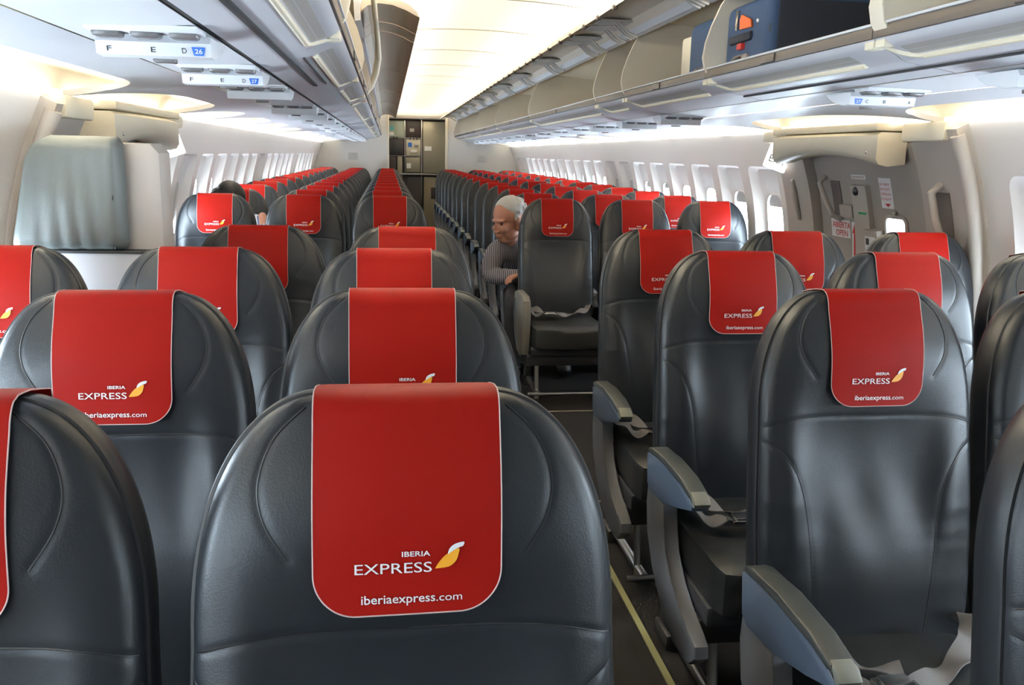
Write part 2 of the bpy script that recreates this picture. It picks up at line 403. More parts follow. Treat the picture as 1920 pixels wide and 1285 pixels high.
# ------------------------------------------------------------------ seats
H = .716; A_ = np.array([0, .13, .71]) / H; N_ = np.array([0, -.71, .13]) / H; B_ = np.array([0, -.13, .436])
def BP(x, t, d): return np.stack([x + 0 * t, B_[1] + t * A_[1] + d * N_[1] + 0 * x, B_[2] + t * A_[2] + d * N_[2] + 0 * x], -1)
def hw(t):
    t = np.asarray(t, float); k = np.clip((t - (H - .25)) / .25, 0, 1)
    w = .088 + .140 * np.power(np.maximum(1 - k ** 2.15, 0), 1 / 2.15)
    return w + .004 * np.sin(np.clip(t / .45, 0, 1) * PI) - .012 * np.clip(1 - t / .12, 0, 1) ** 2
def _poly(pts, n=60):
    pts = np.array(pts); out = []
    for i in range(len(pts) - 1):
        p0 = pts[max(i - 1, 0)]; p1 = pts[i]; p2 = pts[i + 1]; p3 = pts[min(i + 2, len(pts) - 1)]
        for u in np.linspace(0, 1, n // 4, endpoint=False):
            out.append(.5 * ((2 * p1) + (-p0 + p2) * u + (2 * p0 - 5 * p1 + 4 * p2 - p3) * u * u + (-p0 + 3 * p1 - 3 * p2 + p3) * u ** 3))
    out.append(pts[-1]); return np.array(out)
SEAMS = [_poly([(.107, H - .012), (.140, H - .045), (.156, H - .09), (.150, H - .13), (.126, H - .17)]),
         _poly([(0, H - .250), (.10, H - .250), (.17, H - .255), (.232, H - .272)]),
         _poly([(.236, H - .295), (.190, H - .325), (.158, H - .38), (.140, H - .46), (.128, H - .60), (.118, .0)])]
def seam_d(x, t):
    ax = np.abs(x); d = np.full(ax.shape, 9.)
    for S in SEAMS:
        for p in S: d = np.minimum(d, (ax - p[0]) ** 2 + (t - p[1]) ** 2)
    return np.sqrt(d)
def front(x, t, seed=0, seams=True):
    w = hw(t); u = np.clip(np.abs(x) / np.maximum(w, 1e-4), 0, 1)
    de = np.minimum(np.maximum(w - np.abs(x), 0), np.maximum(H - t, 0) * 1.0)
    r = .022; q = np.clip(de / r, 0, 1)
    d = -r * (1 - np.sqrt(np.maximum(1 - (1 - q) ** 2, 0)))
    head = np.exp(-((t - (H - .13)) / .12) ** 2)
    lum = np.exp(-((t - .16) / .14) ** 2)
    d = d + .030 * head * (1 - u ** 2.4) + .022 * lum * (1 - u ** 2)
    mid = np.exp(-((t - .33) / .16) ** 2)
    d = d + .020 * mid * np.exp(-((np.abs(x) - .175) / .045) ** 2) - .004 * mid * np.exp(-(x / .08) ** 2)
    rs = np.random.RandomState(seed + 3)
    wr = 0
    for k in range(7):
        f, g, ph, p2 = rs.uniform(18, 60), rs.uniform(3, 12), rs.uniform(0, 6), rs.uniform(0, 6)
        wr = wr + np.sin(f * x + 1.5 * np.sin(g * t + p2) + ph) * np.sin(g * t + ph * 2)
    d = d + .0009 * wr * np.clip(1 - np.abs(t - .28) / .26, 0, 1) * (1 - u ** 4)
    for k in range(5):
        c, wd, ph = rs.uniform(.02, .3), rs.uniform(.01, .02), rs.uniform(-.02, .02)
        d = d + .0016 * np.exp(-((t - c - ph * np.sin(9 * x + k)) / wd) ** 2) * (u ** 2)
    if seams:
        s = seam_d(x, t); d = d - .0016 * np.exp(-(s / .0045) ** 2)
    return d
def backrest_mesh(seed, nu=110, nt=230):
    tt = np.concatenate([np.linspace(0, H - .25, int(nt * .6), endpoint=False), H - .25 + .25 * np.sin(np.linspace(0, PI / 2, nt - int(nt * .6)))])
    uu = np.sin(np.linspace(-1, 1, nu) * PI / 2 * .92) / math.sin(PI / 2 * .92)
    T, U = np.meshgrid(tt, uu, indexing='ij'); X = U * hw(T)
    D = front(X, T, seed)
    P = BP(X, T, D); mb = MB().grid(P); n0 = len(mb.V); nt_, nu_ = P.shape[:2]
    # boundary loop: left side bottom->top, top, right side down
    lp = [(i, 0) for i in range(nt_)] + [(nt_ - 1, j) for j in range(1, nu_)] + [(i, nu_ - 1) for i in range(nt_ - 2, -1, -1)] + [(0, j) for j in range(nu_ - 2, 0, -1)]
    prev = [i * nu_ + j for i, j in lp]
    cx = 0.
    for dep, ins in ((-.030, -.004), (-.055, -.004), (-.080, .002), (-.094, .014), (-.098, .05)):
        ring = []
        for (i, j) in lp:
            x, t = X[i, j], T[i, j]; nx = x / .23; ntt = (t - .38) / .36
            ring.append(BP(np.array(x - ins * np.sign(x) * min(1, abs(nx) * 1.3)), np.array(t - ins * (max(0, ntt) ** 2 if t > .38 else -1 * (t < .02))), np.array(dep)))
        b = len(mb.V); mb.V += [tuple(r) for r in ring]
        cur = list(range(b, b + len(ring))); m_ = len(cur)
        mb.F += [(prev[k], prev[(k + 1) % m_], cur[(k + 1) % m_], cur[k]) for k in range(m_)]
        prev = cur
    mb.F.append(tuple(prev))
    return mb.me('backrest', LEATHER, ang=50)
BACKS = [backrest_mesh(s) for s in (1, 5, 9)]
_t = np.concatenate([np.linspace(0.01, H - .25, 24, endpoint=False), H - .25 + .25 * np.sin(np.linspace(0, PI / 2, 30))])
_l = [BP(np.array(-hw(t) - .001), np.array(t), np.array(-.021))for t in _t]; _r = [BP(np.array(hw(t) + .001), np.array(t), np.array(-.021)) for t in _t[::-1]]
PIPE = MB().tube([tuple(p) for p in _l + _r], .0036, 6).me('piping', PIPING)
def seam_mesh(seed):
    mb = MB()
    for sg in (-1, 1):
        for S in SEAMS:
            Q = S[(S[:, 1] > .01) & (S[:, 0] < hw(np.clip(S[:, 1], 0, H)) - .001)][::2]
            if len(Q) < 3: continue
            P = BP(sg * Q[:, 0], Q[:, 1], front(sg * Q[:, 0], Q[:, 1], seed) + .0004); mb.tube([tuple(p) for p in P], .0011, 5)
    return mb.me('seam', PIPING)
SEAMM_ = [seam_mesh(s) for s in (1, 5, 9)]
# headrest cover
CW, CL = .099, .229
def tlim(x):
    return np.minimum(H, H - .25 + .25 * np.power(np.clip(1 - np.clip((np.abs(x) - .088) / .140, 0, 1) ** 2.15, 0, 1), 1 / 2.15))
def cover_pt(x, s, seed=0, off=.0045):
    """s: distance down from the top edge on the front (negative runs over the top and down the back)"""
    x = np.asarray(x, float); s = np.asarray(s, float); tl = tlim(x)
    rc = .020
    tf = np.clip(tl - s, 0, None)
    rs = np.random.RandomState(seed); w = 0
    for k in range(4): w = w + np.sin(rs.uniform(8, 26) * x + rs.uniform(0, 6)) * np.sin(rs.uniform(8, 24) * s + rs.uniform(0, 6))
    d = front(x, np.minimum(tf, tl - .0), seed, seams=False) + off + .0016 * w * np.clip(s / .08, 0, 1) + .010 * np.clip((s - .155) / .08, 0, 1) ** 2
    # bridge the rolled edge at the top so that the cloth stays taut
    k = np.clip((s) / .035, 0, 1); dtop = -.012 + off
    fr0 = front(x, tl - .035, seed, seams=False) + off
    d = np.where(s < .035, dtop + (fr0 - dtop) * np.sqrt(np.clip(1 - (1 - k) ** 2, 0, 1)), d)
    P = BP(x, tf + off * np.clip(1 - s / .04, 0, 1), d)
    sb = -s
    over = BP(x, tl + off + .003 * np.sin(np.clip(sb / .075, 0, 1) * PI), dtop - sb)
    down = BP(x, tl + off - (sb - .088), np.full_like(x + s, -.100 - .004))
    P = np.where((s < 0)[..., None], over, P); P = np.where((sb > .088)[..., None], down, P)
    return P
def cover_mesh(seed):
    xs = CW * np.sin(np.linspace(-1, 1, 47) * PI / 2); P = []
    for x in xs:
        e = max(0, abs(x) - (CW - .045)); sb = CL - (.045 - math.sqrt(max(0, .045 ** 2 - e * e)))
        s = np.concatenate([[-.20, -.15, -.11, -.088, -.06, -.03, -.012], np.linspace(0, .035, 8), np.linspace(.045, sb, 30)])
        P.append(cover_pt(np.full(s.shape, x), s, seed))
    P = np.array(P); mb = MB().sheet(P, -.0012)
    rim = [tuple(P[0, j]) for j in range(P.shape[1])] + [tuple(P[i, -1]) for i in range(1, P.shape[0])] + [tuple(P[-1, j]) for j in range(P.shape[1] - 2, -1, -1)]
    rimm = MB().tube(rim, .0008, 5).me('stitched_edge', EDGE)
    return mb.me('headrest_cover', RED, ang=60), rimm
def on_cover(VF, seed, m, name):
    mb = MB()
    for V, F in VF:
        P = cover_pt(V[:, 0], -V[:, 1], seed, .0062); mb.add(P.tolist(), F)
    return mb.me(name, m, smooth=False)
def blob(pts):
    P = _poly(pts, 40); return P
def lettering(seed):
    w = [fit_text('EXPRESS', -.0560, .0243, -.184, .0115), fit_text('IBERIA', -.0070, .0226, -.1665, .0056, .012), fit_text('iberiaexpress', -.0495, .0278, -.2160, .0098, .006), fit_text('.com', .0290, .0565, -.2160, .0086)]
    wing = _poly([(.0430, -.1880), (.0450, -.1815), (.0510, -.1765), (.0610, -.1745), (.0600, -.1790), (.0560, -.1805), (.0500, -.1835), (.0430, -.1880)], 12)
    body = _poly([(.0290, -.2035), (.0330, -.1970), (.0395, -.1895), (.0460, -.1855), (.0555, -.1815), (.0550, -.1880), (.0520, -.1960), (.0440, -.2020), (.0290, -.2035)], 12)
    wing = wing * .955 + np.array([0, .0135]); body = body * .955 + np.array([0, .0135])
    w.append((wing[:-1], [tuple(range(len(wing) - 1))]))
    return on_cover(w[:2] + w[-1:], seed, LETTER, 'brand_lettering'), on_cover(w[2:4], seed, LETTER, 'web_lettering'), on_cover([(body[:-1], [tuple(range(len(body) - 1))])], seed, YELLOW, 'emblem')
COVERS = [cover_mesh(s) + lettering(s) for s in (1, 5, 9)]
# cushion
def cushion_mesh():
    n = 26; us = np.linspace(-1, 1, n); vs = np.linspace(0, 1, n); P = []
    sup = lambda a, p: np.sign(a) * np.abs(a) ** p
    mb = MB(); b = bmesh.new(); bmesh.ops.create_cube(b, size=2); bmesh.ops.subdivide_edges(b, edges=b.edges[:], cuts=9, use_grid_fill=True)
    for v in b.verts:
        x, y, z = v.co; m = max(abs(x), abs(y), abs(z)); l = (abs(x) ** 9 + abs(y) ** 9 + abs(z) ** 9) ** (1 / 9); k = m / l if l else 1
        x, y, z = x * k, y * k, z * k
        X = x * .214; Y = -.325 + y * .235; Z = .385 + z * .070
        if z > 0: Z += .012 * (1 - x * x) * (1 - y * y) - .010 * math.exp(-((y + .1) / .5) ** 2) * (1 - abs(x)) - .004 * math.sin(14 * X + 9 * Y)
        if y < -.3: Z -= .018 * (-y - .3) ** 2
        v.co = (X, Y, Z)
    mb.bm(b); return mb.me('seat_cushion', CUSHION)
CUSH = cushion_mesh()
FRAME = MB().box((-.22, -.50, .27), (.22, -.14, .325), .01).box((-.24, -.20, .20), (.24, -.14, .27), .01).box((-.24, -.46, .20), (.24, -.41, .27), .01).me('seat_frame', DARKMET)
def arm(s, full=False):
    """armrest on the side s of the seat: body, pad, tip, shroud"""
    x0, x1 = sorted((s * .220, s * .266)); xc = (x0 + x1) / 2
    body = [(-.085, .585), (-.10, .50), (-.13, .487), (-.25, .500), (-.38, .538), (-.465, .565), (-.472, .580), (-.455, .592), (-.40, .600), (-.25, .603), (-.13, .598)]
    pad = [(-.10, .592), (-.25, .606), (-.38, .608), (-.45, .596), (-.470, .583), (-.455, .604), (-.38, .620), (-.25, .623), (-.13, .616), (-.10, .605)]
    tip = [(-.442, .568), (-.476, .576), (-.484, .588), (-.470, .602), (-.445, .607)]
    B = MB().prism(body, 'x', x0, x1, .005).me('armrest', ARMGREY); Pd = MB().prism(pad, 'x', x0 - .001, x1 + .001, .0045).me('arm_pad', ARMPAD)
    T = MB().prism(tip, 'x', x0 + .002, x1 - .002, .004).me('arm_tip', ARMTIP)
    if full:
        sh = [(-.12, .595), (-.10, .45), (-.14, .34), (-.25, .25), (-.38, .24), (-.46, .27), (-.485, .36), (-.49, .50), (-.47, .585), (-.42, .610), (-.20, .612)]
        S = MB().prism(sh, 'x', x0, x1, .010).me('side_panel', BEIGEARM)
        G = MB().tube([((x0 - .002) if s < 0 else (x1 + .002), y, z) for y, z in ((-.17, .56), (-.16, .44), (-.20, .36), (-.28, .29))], .004, 6).me('panel_rib', ARMGREY)
        return None, None, None, S, G
    sh = [(-.095, .505), (-.09, .44), (-.11, .36), (-.17, .28), (-.28, .20), (-.40, .165), (-.50, .175), (-.545, .215), (-.540, .245), (-.50, .262), (-.42, .275), (-.34, .315), (-.28, .37), (-.255, .43), (-.252, .498), (-.20, .492), (-.14, .488)]
    S = MB().prism(sh, 'x', x0 + .004, x1 - .004, .006).me('side_shroud', SHROUD)
    return B, Pd, T, S, None
ARMS = {(s, f): arm(s, f) for s in (-1, 1) for f in (False, True)}
def legs(s):
    x = s * .17
    rear = MB().prism([(-.12, .27), (-.18, .27), (-.13, .05), (-.05, .05), (-.05, .08)], 'x', x - .018, x + .018, .004).me('leg', DARKMET)
    fr = MB().tube([(x, -.42, .25), (x, -.43, .15), (x, -.46, .004)], .014, 10).me('leg', METAL)
    rail = MB().tube([(x, -.10, .045), (x, -.40, .045), (x, -.53, .05)], .015, 10).me('foot_rail', METAL)
    bar = MB().tube([(-.235, -.545, .055), (.235, -.545, .055)], .010, 10).me('baggage_bar', METAL)
    foot = MB().box((x - .03, -.16, 0), (x + .03, -.04, .05), .008).me('leg_foot', DARKMET)
    return rear, fr, rail, bar, foot
LEGS = {s: legs(s) for s in (-1, 1)}
def ribbon(path, w, th=.0022):
    path = [Vector(p) for p in _poly3(path)]; P = []
    for i, p in enumerate(path):
        t = (path[min(i + 1, len(path) - 1)] - path[max(i - 1, 0)]).normalized(); sd = t.cross(Vector((0, 0, 1))); sd.normalize()
        tw = .5 * math.sin(i * .35); sd = (sd * math.cos(tw) + Vector((0, 0, 1)) * math.sin(tw))
        P.append([tuple(p - sd * w / 2), tuple(p), tuple(p + sd * w / 2)])
    return P, th
def _poly3(pts, n=10):
    pts = np.array(pts, float); out = []
    for i in range(len(pts) - 1):
        p0 = pts[max(i - 1, 0)]; p1 = pts[i]; p2 = pts[i + 1]; p3 = pts[min(i + 2, len(pts) - 1)]
        for u in np.linspace(0, 1, n, endpoint=False):
            out.append(.5 * ((2 * p1) + (-p0 + p2) * u + (2 * p0 - 5 * p1 + 4 * p2 - p3) * u * u + (-p0 + 3 * p1 - 3 * p2 + p3) * u ** 3))
    out.append(pts[-1]); return [tuple(p) for p in out]
def belt_meshes():
    z = .476
    s1 = MB().sheet(*ribbon([(-.21, -.13, .44), (-.205, -.20, z + .025), (-.185, -.28, z + .012), (-.155, -.335, z + .006), (-.12, -.365, z + .014)], .046))
    s1.sheet(*ribbon([(-.20, -.14, .45), (-.17, -.22, z + .030), (-.11, -.28, z + .006), (-.03, -.30, z + .004)], .046))
    s2 = MB().sheet(*ribbon([(.20, -.11, .45), (.19, -.17, z + .035), (.15, -.23, z + .018), (.08, -.29, z + .006), (.0, -.335, z + .006), (-.07, -.368, z + .014)], .046))
    bk = MB().box((-.125, -.398, z + .012), (-.055, -.345, z + .028), .004).box((-.116, -.393, z + .028), (-.060, -.349, z + .034), .003).box((-.056, -.388, z + .014), (-.042, -.353, z + .022), .002)
    clip = MB().box((-.005, -.245, z + .020), (.012, -.215, z + .034), .003)
    an = MB().tube([(-.235, -.12, .43), (-.232, -.14, .455), (-.228, -.155, .46)], .006, 8)
    return s1.me('strap', STRAP), s2.me('strap', STRAP), bk.me('buckle', CHROME), an.me('belt_anchor', DARKMET)
BELT = belt_meshes()
SHELL_T = MB().box((-.20, 0.03, .66), (.20, .045, .90), .006, rot=Matrix.Rotation(-.18, 3, 'X')).me('tray_table', SHROUD)

ROWY = {1: .931, 2: 1.668, 3: 2.405, 4: 3.142, 5: 5.43}
for k in range(6, 19): ROWY[k] = 5.43 + (15.359 - 5.43) / 13 * (k - 5)
SHL = {1: .022, 2: .029, 3: .019, 4: .069, 5: .015}; SHR = {1: -.066, 2: -.066, 3: -.048, 4: -.038, 5: -.008}
CX = {'F': -1.53, 'E': -1.025, 'D': -.52, 'C': .52, 'B': 1.025, 'A': 1.53}
POSN = {'F': 'window seat of the left block', 'E': 'middle seat of the left block', 'D': 'aisle seat of the left block', 'C': 'aisle seat of the right block', 'B': 'middle seat of the right block', 'A': 'window seat of the right block'}
SKIP = {('F', 1), ('F', 2), ('F', 4), ('B', 1), ('A', 1), ('A', 2)}
ROWJ = random.Random(4)
n_seat = 0
for k in range(1, 19):
    for c in 'DECBFA':
        if (c, k) in SKIP: continue
        x = CX[c] + (SHL if c in 'DEF' else SHR).get(k, 0); y = ROWY[k] + (ROWJ.uniform(-.012, .012) if k > 5 else 0)
        if c == 'E' and k == 2: y -= .03
        if k <= 4: place = '%s row from the front' % ORD[k]
        elif k == 5: place = 'first row behind the exit doors'
        elif k == 18: place = 'last row before the rear wall'
        else: place = '%s row behind the exit doors' % ORD[k - 4]
        r = root('airline_seat', (x, y, 0), 'grey leather red covered %s, %s' % (POSN[c], place), 'seat', 'grey leather airline seats with red headrest covers')
        v = (k * 2 + 'DECBFA'.index(c)) % 3
        if (c, k) == ('D', 1): v = 0
        bk = link('backrest', BACKS[v], r); link('piping', PIPE, bk)
        if k <= 6: link('seam', SEAMM_[v], bk)
        cv, rim, let, web, emb = COVERS[v]
        co = link('headrest_cover', cv, r, loc=(.010 if (c, k) == ('E', 1) else 0, 0, 0)); co['label'] = 'red fabric headrest cover'
        link('stitched_edge', rim, co)
        if k <= 7: link('brand_lettering', let, co); link('web_lettering', web, co); link('emblem', emb, co)
        link('seat_cushion', CUSH, r); link('seat_frame', FRAME, r)
        s = {'D': 1, 'C': -1, 'A': 1, 'F': -1}.get(c)
        if s and c in 'CD':
            B, Pd, T, S, G = ARMS[(s, k == 5)]
            if B is not None:
                ar = link('armrest', B, r); link('arm_pad', Pd, ar); link('arm_tip', T, ar); link('side_shroud', S, r)
            else:
                sp = link('side_panel', S, r); link('panel_rib', G, sp)
        ls = {'D': 1, 'C': -1, 'F': -1, 'A': 1}.get(c)
        if ls:
            re, frl, rl, bar, ft = LEGS[ls]; l1 = link('leg', re, r); link('leg', frl, r); link('foot_rail', rl, r); link('leg_foot', ft, l1)
        link('baggage_bar', LEGS[1][3], r)
        if c in 'CB' and k <= 6 and (c, k) != ('C', 6):
            sb = link('seat_belt', BELT[0], r); link('strap', BELT[1], sb); link('buckle', BELT[2], sb); link('belt_anchor', BELT[3], sb)

# ------------------------------------------------------------------ overhead bins
UNDER = [(.628, 1.692), (.636, 1.680), (.652, 1.671), (.672, 1.664), (.690, 1.656), (.704, 1.646), (.72, 1.6405), (.80, 1.628), (.848, 1.6205)]
BNDR = [-.2, .93, 2.07, 3.21, 4.36, 4.96, 7.28, 9.54, 11.81, 14.1, 15.6]
BNDL = [-.2, 1.05, 2.32, 3.66, 4.70, 5.05, 7.28, 9.54, 11.81, 14.1, 15.6]
DIVP = [(.632, 1.692), (.612, 1.722), (.603, 1.76), (.611, 1.81), (.630, 1.87), (.660, 1.94), (.700, 2.01), (.78, 2.045), (1.30, 2.00), (1.36, 1.88), (1.33, 1.71), (.66, 1.69)]
def divider_pts(s): return [(s * x, z) for x, z in DIVP]
def bin_unit(s, y0, y1, side, idx, thick=False, door=True, hinge=True):
    r = root('overhead_bin', (s * .95, (y0 + y1) / 2, 1.61), 'open overhead bin on the %s side, %s from the front' % (side, ORD[idx]), 'overhead bin', 'overhead bins along the %s side' % side)
    O = Vector(r.location); e = .0015
    def add(name, mb, m, par=r, sm=True, ang=None):
        if par is r: mb.V = [(v[0] - O.x, v[1] - O.y, v[2] - O.z) for v in mb.V]
        else: mb.V = [(v[0] - O.x, v[1] - O.y, v[2] - O.z) for v in mb.V]
        return link(name, mb.me(name, m, sm, ang), par)
    # shell: floor, outboard back, top lining
    inner = [(.645, 1.705), (1.20, 1.700), (1.30, 1.74), (1.33, 1.85), (1.28, 1.97), (1.10, 2.03), (.75, 2.045), (.66, 2.04)]
    outer = [(x, z) for x, z in [(.66, 2.06), (1.12, 2.05), (1.33, 1.99), (1.38, 1.85), (1.33, 1.70), (1.20, 1.665), (.86, 1.66)]]
    P = [[(s * x, y, z) for x, z in inner] for y in (y0 + e, y1 - e)]
    add('bin_lining', MB().grid(P), BINLIN)
    P = [[(s * x, y, z) for x, z in outer + UNDER[::-1]] for y in (y0 + e, y1 - e)]
    sh = add('bin_shell', MB().grid(P), BINM, ang=60)
    add('lip_rail', MB().box((s * .622, y0 + e, 1.690), (s * .640, y1 - e, 1.722), .003), LIP)
    add('lip_bead', MB().box((s * .617, y0 + e, 1.718), (s * .643, y1 - e, 1.725), .002), BINM)
    ym = y0 + (y1 - y0) * .52
    if y1 - y0 > .8: add('lip_latch', MB().box((s * .616, ym - .05, 1.692), (s * .626, ym + .05, 1.716), .003), LIP)
    # grip recess with cream bar and end arc
    bx, bz = .703, 1.648
    g = MB().tube([(s * bx, y0 + .16, bz - .002), (s * bx, y1 - .10, bz - .002)], .0075, 8)
    arc = [(s * (bx - .062 * (1 - math.cos(a))), y1 - .10 + .085 * math.sin(a), bz + (.030) * (1 - math.cos(a))) for a in np.linspace(0, PI / 2, 7)]
    g.tube(arc, .0065, 8)
    add('grip_bar', g, CREAM)
    P = [[(s * x, y, z) for x, z in ((.646, 1.679), (.66, 1.671), (.68, 1.6635), (.697, 1.6545))] for y in np.linspace(y0 + .17, y1 - .06, 4)]
    add('grip_recess', MB().grid([[(p[0] , p[1], p[2] - .003) for p in row] for row in P]), mat('grip_grey', (.50, .48, .45), .5))
    add('corner_cap', MB().box((s * .629, y1 - .045, 1.668), (s * .665, y1 - .004, 1.688), .004), CREAM)
    add('corner_cap', MB().box((s * .629, y0 + .004, 1.668), (s * .665, y0 + .045, 1.688), .004), CREAM)
    # divider at the near end
    w = .060 if thick else .016
    ya = y1 - w - .004
    dv = add('divider', MB().prism([(s * x, z) for x, z in DIVP], 'y', ya, y1 - .004, .003), BINB)
    # raised door: thin curved shell hinged above the opening
    if s < 0 and abs(y1 - 4.70) < .01: door, y0 = True, 4.12
    if door:
        top = [(.372, 1.985), (.385, 2.012), (.415, 2.038), (.47, 2.062), (.55, 2.078), (.625, 2.085)]
        bot = [(.630, 2.000), (.60, 2.030), (.55, 2.042), (.49, 2.036), (.43, 2.016), (.395, 1.996)]
        ends = MB().prism([(s * x, z) for x, z in top + bot], 'y', y0 + .01, y1 - .01, .002)
        d = add('bin_door', ends, DOORIN, ang=30)
        hb = MB().prism([(s * .63, 1.965), (s * .655, 1.96), (s * .66, 2.05), (s * .63, 2.05)], 'y', y0 + e, y1 - e)
        add('hinge_rail', hb, BINM)
        if hinge and s > 0:
            h = MB()
            for yb in ([y0 + .10, y1 - .10] + ([y0 + (y1 - y0) / 2 - .1, y0 + (y1 - y0) / 2 + .1] if y1 - y0 > 1.5 else [])):
                h = MB()
                for dy in (-.045, 0, .045):
                    h.tube([(s * .640, yb + dy, 1.955), (s * .600, yb + dy + .012, 1.975), (s * .545, yb + dy, 2.020), (s * .47, yb + dy + .01, 2.020)], .007, 6)
                h.box((s * .46, yb - .065, 2.018), (s * .645, yb + .065, 2.026), .003)
                add('hinge', h, mat('hinge_grey', (.55, .52, .48), .45))
            for yb in np.arange(y0 + .12, y1 - .08, .28):
              kb = MB().box((s * .366, yb - .012, 1.975), (s * .386, yb + .012, 1.992), .003)
              add('door_stop', kb, mat('door_stop', (.10, .08, .07), .5))
    return r
for s, B, side in ((-1, BNDL, 'left'), (1, BNDR, 'right')):
    for i, (a, b) in enumerate(zip(B[:-1], B[1:])):
        if i == 0: continue
        bin_unit(s, a, b, side, i, thick=(s > 0 and i == 1) or (s < 0 and i == 4), door=not (s < 0 and b < 4.8))
# long cream edge of the near left bin opening
t = tag(link('bin_edge_trim', MB().tube([(-.628, 5.02, 1.715), (-.606, 5.04, 1.75), (-.578, 5.04, 1.82), (-.563, 5.00, 1.90), (-.563, 4.8, 1.96), (-.566, 4.2, 1.985), (-.568, 3.2, 1.99), (-.568, 1.2, 1.99)], [.012, .018, .019, .018, .014, .012, .012, .012], 10).me('bin_edge_trim', CREAM)), 'cream rounded trim edging the upper opening of the near left bins', 'trim')
# passenger service strip under each bin row
def psu(s, y, num, letters, side, order, lit):
    n = root('service_unit', (s * .958, y, 1.607), ('white overhead service unit above the %s seats, %s from the front%s' % (side, ORD[order], (', numbered ' + num) if num else '')), 'service unit', 'overhead service units on the %s side' % side)
    hx = .106; mb = MB()
    mb.prism([(-.075, .004), (-.084, -.010), (-.078, -.034), (-.04, -.036), (.03, -.022), (.06, -.008), (.075, .004)], 'x', -hx, hx, .003)
    hs = link('housing', mb.me('housing', PSUM), n)
    for k, xx in enumerate((-.068, 0, .068)):
        link('reading_lamp', MB().box((xx - .026, -.150, -.009), (xx + .026, -.105, .008), .008).me('reading_lamp', LENS), n)
    link('lamp_surround', MB().prism([(-.175, .010), (-.165, .001), (-.095, .000), (-.088, .010)], 'x', -.100, .100, .002).me('lamp_surround', PSUM), n)
    link('call_button', MB().box((-.02, -.01, -.040), (.022, .020, -.026), .003).me('call_button', LENS), n)
    if num and lit:
        F = lambda V, z=0.: [(x, -.0822 - .0008 - z * .0, -.006 + y_) for x, y_ in V]
        # lettering sits on the slanted front face of the housing, read from the aisle front
        def face(VF, name, m, off):
            V, Fc = VF; a = Vector((0, -.0826, -.016)); b = Vector((0, -.0787, -.0316)); up = (a - b).normalized(); nr = Vector((0, -1, -.25)).normalized()
            link(name, MB().add([tuple(b + up * (v[1] + .004) * 1.0 + nr * off + Vector((v[0], 0, 0))) for v in V], Fc).me(name, m, smooth=False), n)
        xs = {'F': -.085, 'E': -.005, 'D': .052, 'C': -.056, 'B': .0, 'A': .08}
        for L in letters: face(fit_text(L, xs[L], xs[L] + .009, 0.0, .010, .01), 'lettering', BLACK, .0012)
        bx = .070 if s < 0 else -.092
        bd = np.array([(bx, .012), (bx + .026, .012), (bx + .022, -.004), (bx + .004, -.004)])
        face((bd, [(0, 1, 2, 3)]), 'row_badge', BLUE, .0012)
        face(fit_text(num, bx + .006, bx + .020, .0, .009, .015), 'row_number', WHITE, .0022)
    return n
PY = [1.93, 2.66, 3.35] + [4.55 + .764 * k for k in range(0, 14)]
NM = ['26', '27', '28', '29', '30', '31', '32', '33', '34', '35', '36', '37', '38', '39', '40', '41', '42', '43']
for s, side, let in ((-1, 'left', 'FED'), (1, 'right', 'CBA')):
    for i, y in enumerate(PY):
        if s > 0 and i == 2: continue
        psu(s, y, '26' if i == 0 else '27' if i == 1 else None, let, side, i + 1 if s < 0 or i < 2 else i, i < 2)
    k = 11 if s < 0 else 12
    P = [[(s * x, y, z) for x, z in ((.862, 1.620), (.90, 1.617), (1.106, 1.612))] for y in (Y_FRONT, Y_BACK)]
    struct('trim_%d' % k, MB().grid(P).me('service_strip', PSUM, smooth=False))
    struct('trim_%d' % (k + 2), MB().box((s * .847, Y_FRONT, 1.622), (s * .863, Y_BACK, 1.640)).box((s * 1.105, Y_FRONT, 1.614), (s * 1.114, Y_BACK, 1.632)).me('trim_gap', DARKGAP, smooth=False))
    # open track slot in the bin underside near the front
tag(link('curtain_track', MB().box((-.778, 1.2, 1.6275), (-.762, 3.35, 1.633), .002).me('curtain_track', DARKGAP)), 'dark curtain track slot in the underside of the left bins', 'track')
tag(link('vent_slot', MB().box((-.732, 2.45, 1.6325), (-.727, 3.3, 1.638), .001).me('vent_slot', DARKGAP)), 'thin black slot beside the curtain track under the left bins', 'slot')
tag(link('curtain_track', MB().box((.778, 1.2, 1.6275), (.768, 3.2, 1.633), .001).me('curtain_track', DARKGAP)), 'thin dark curtain track line under the right bins', 'track')
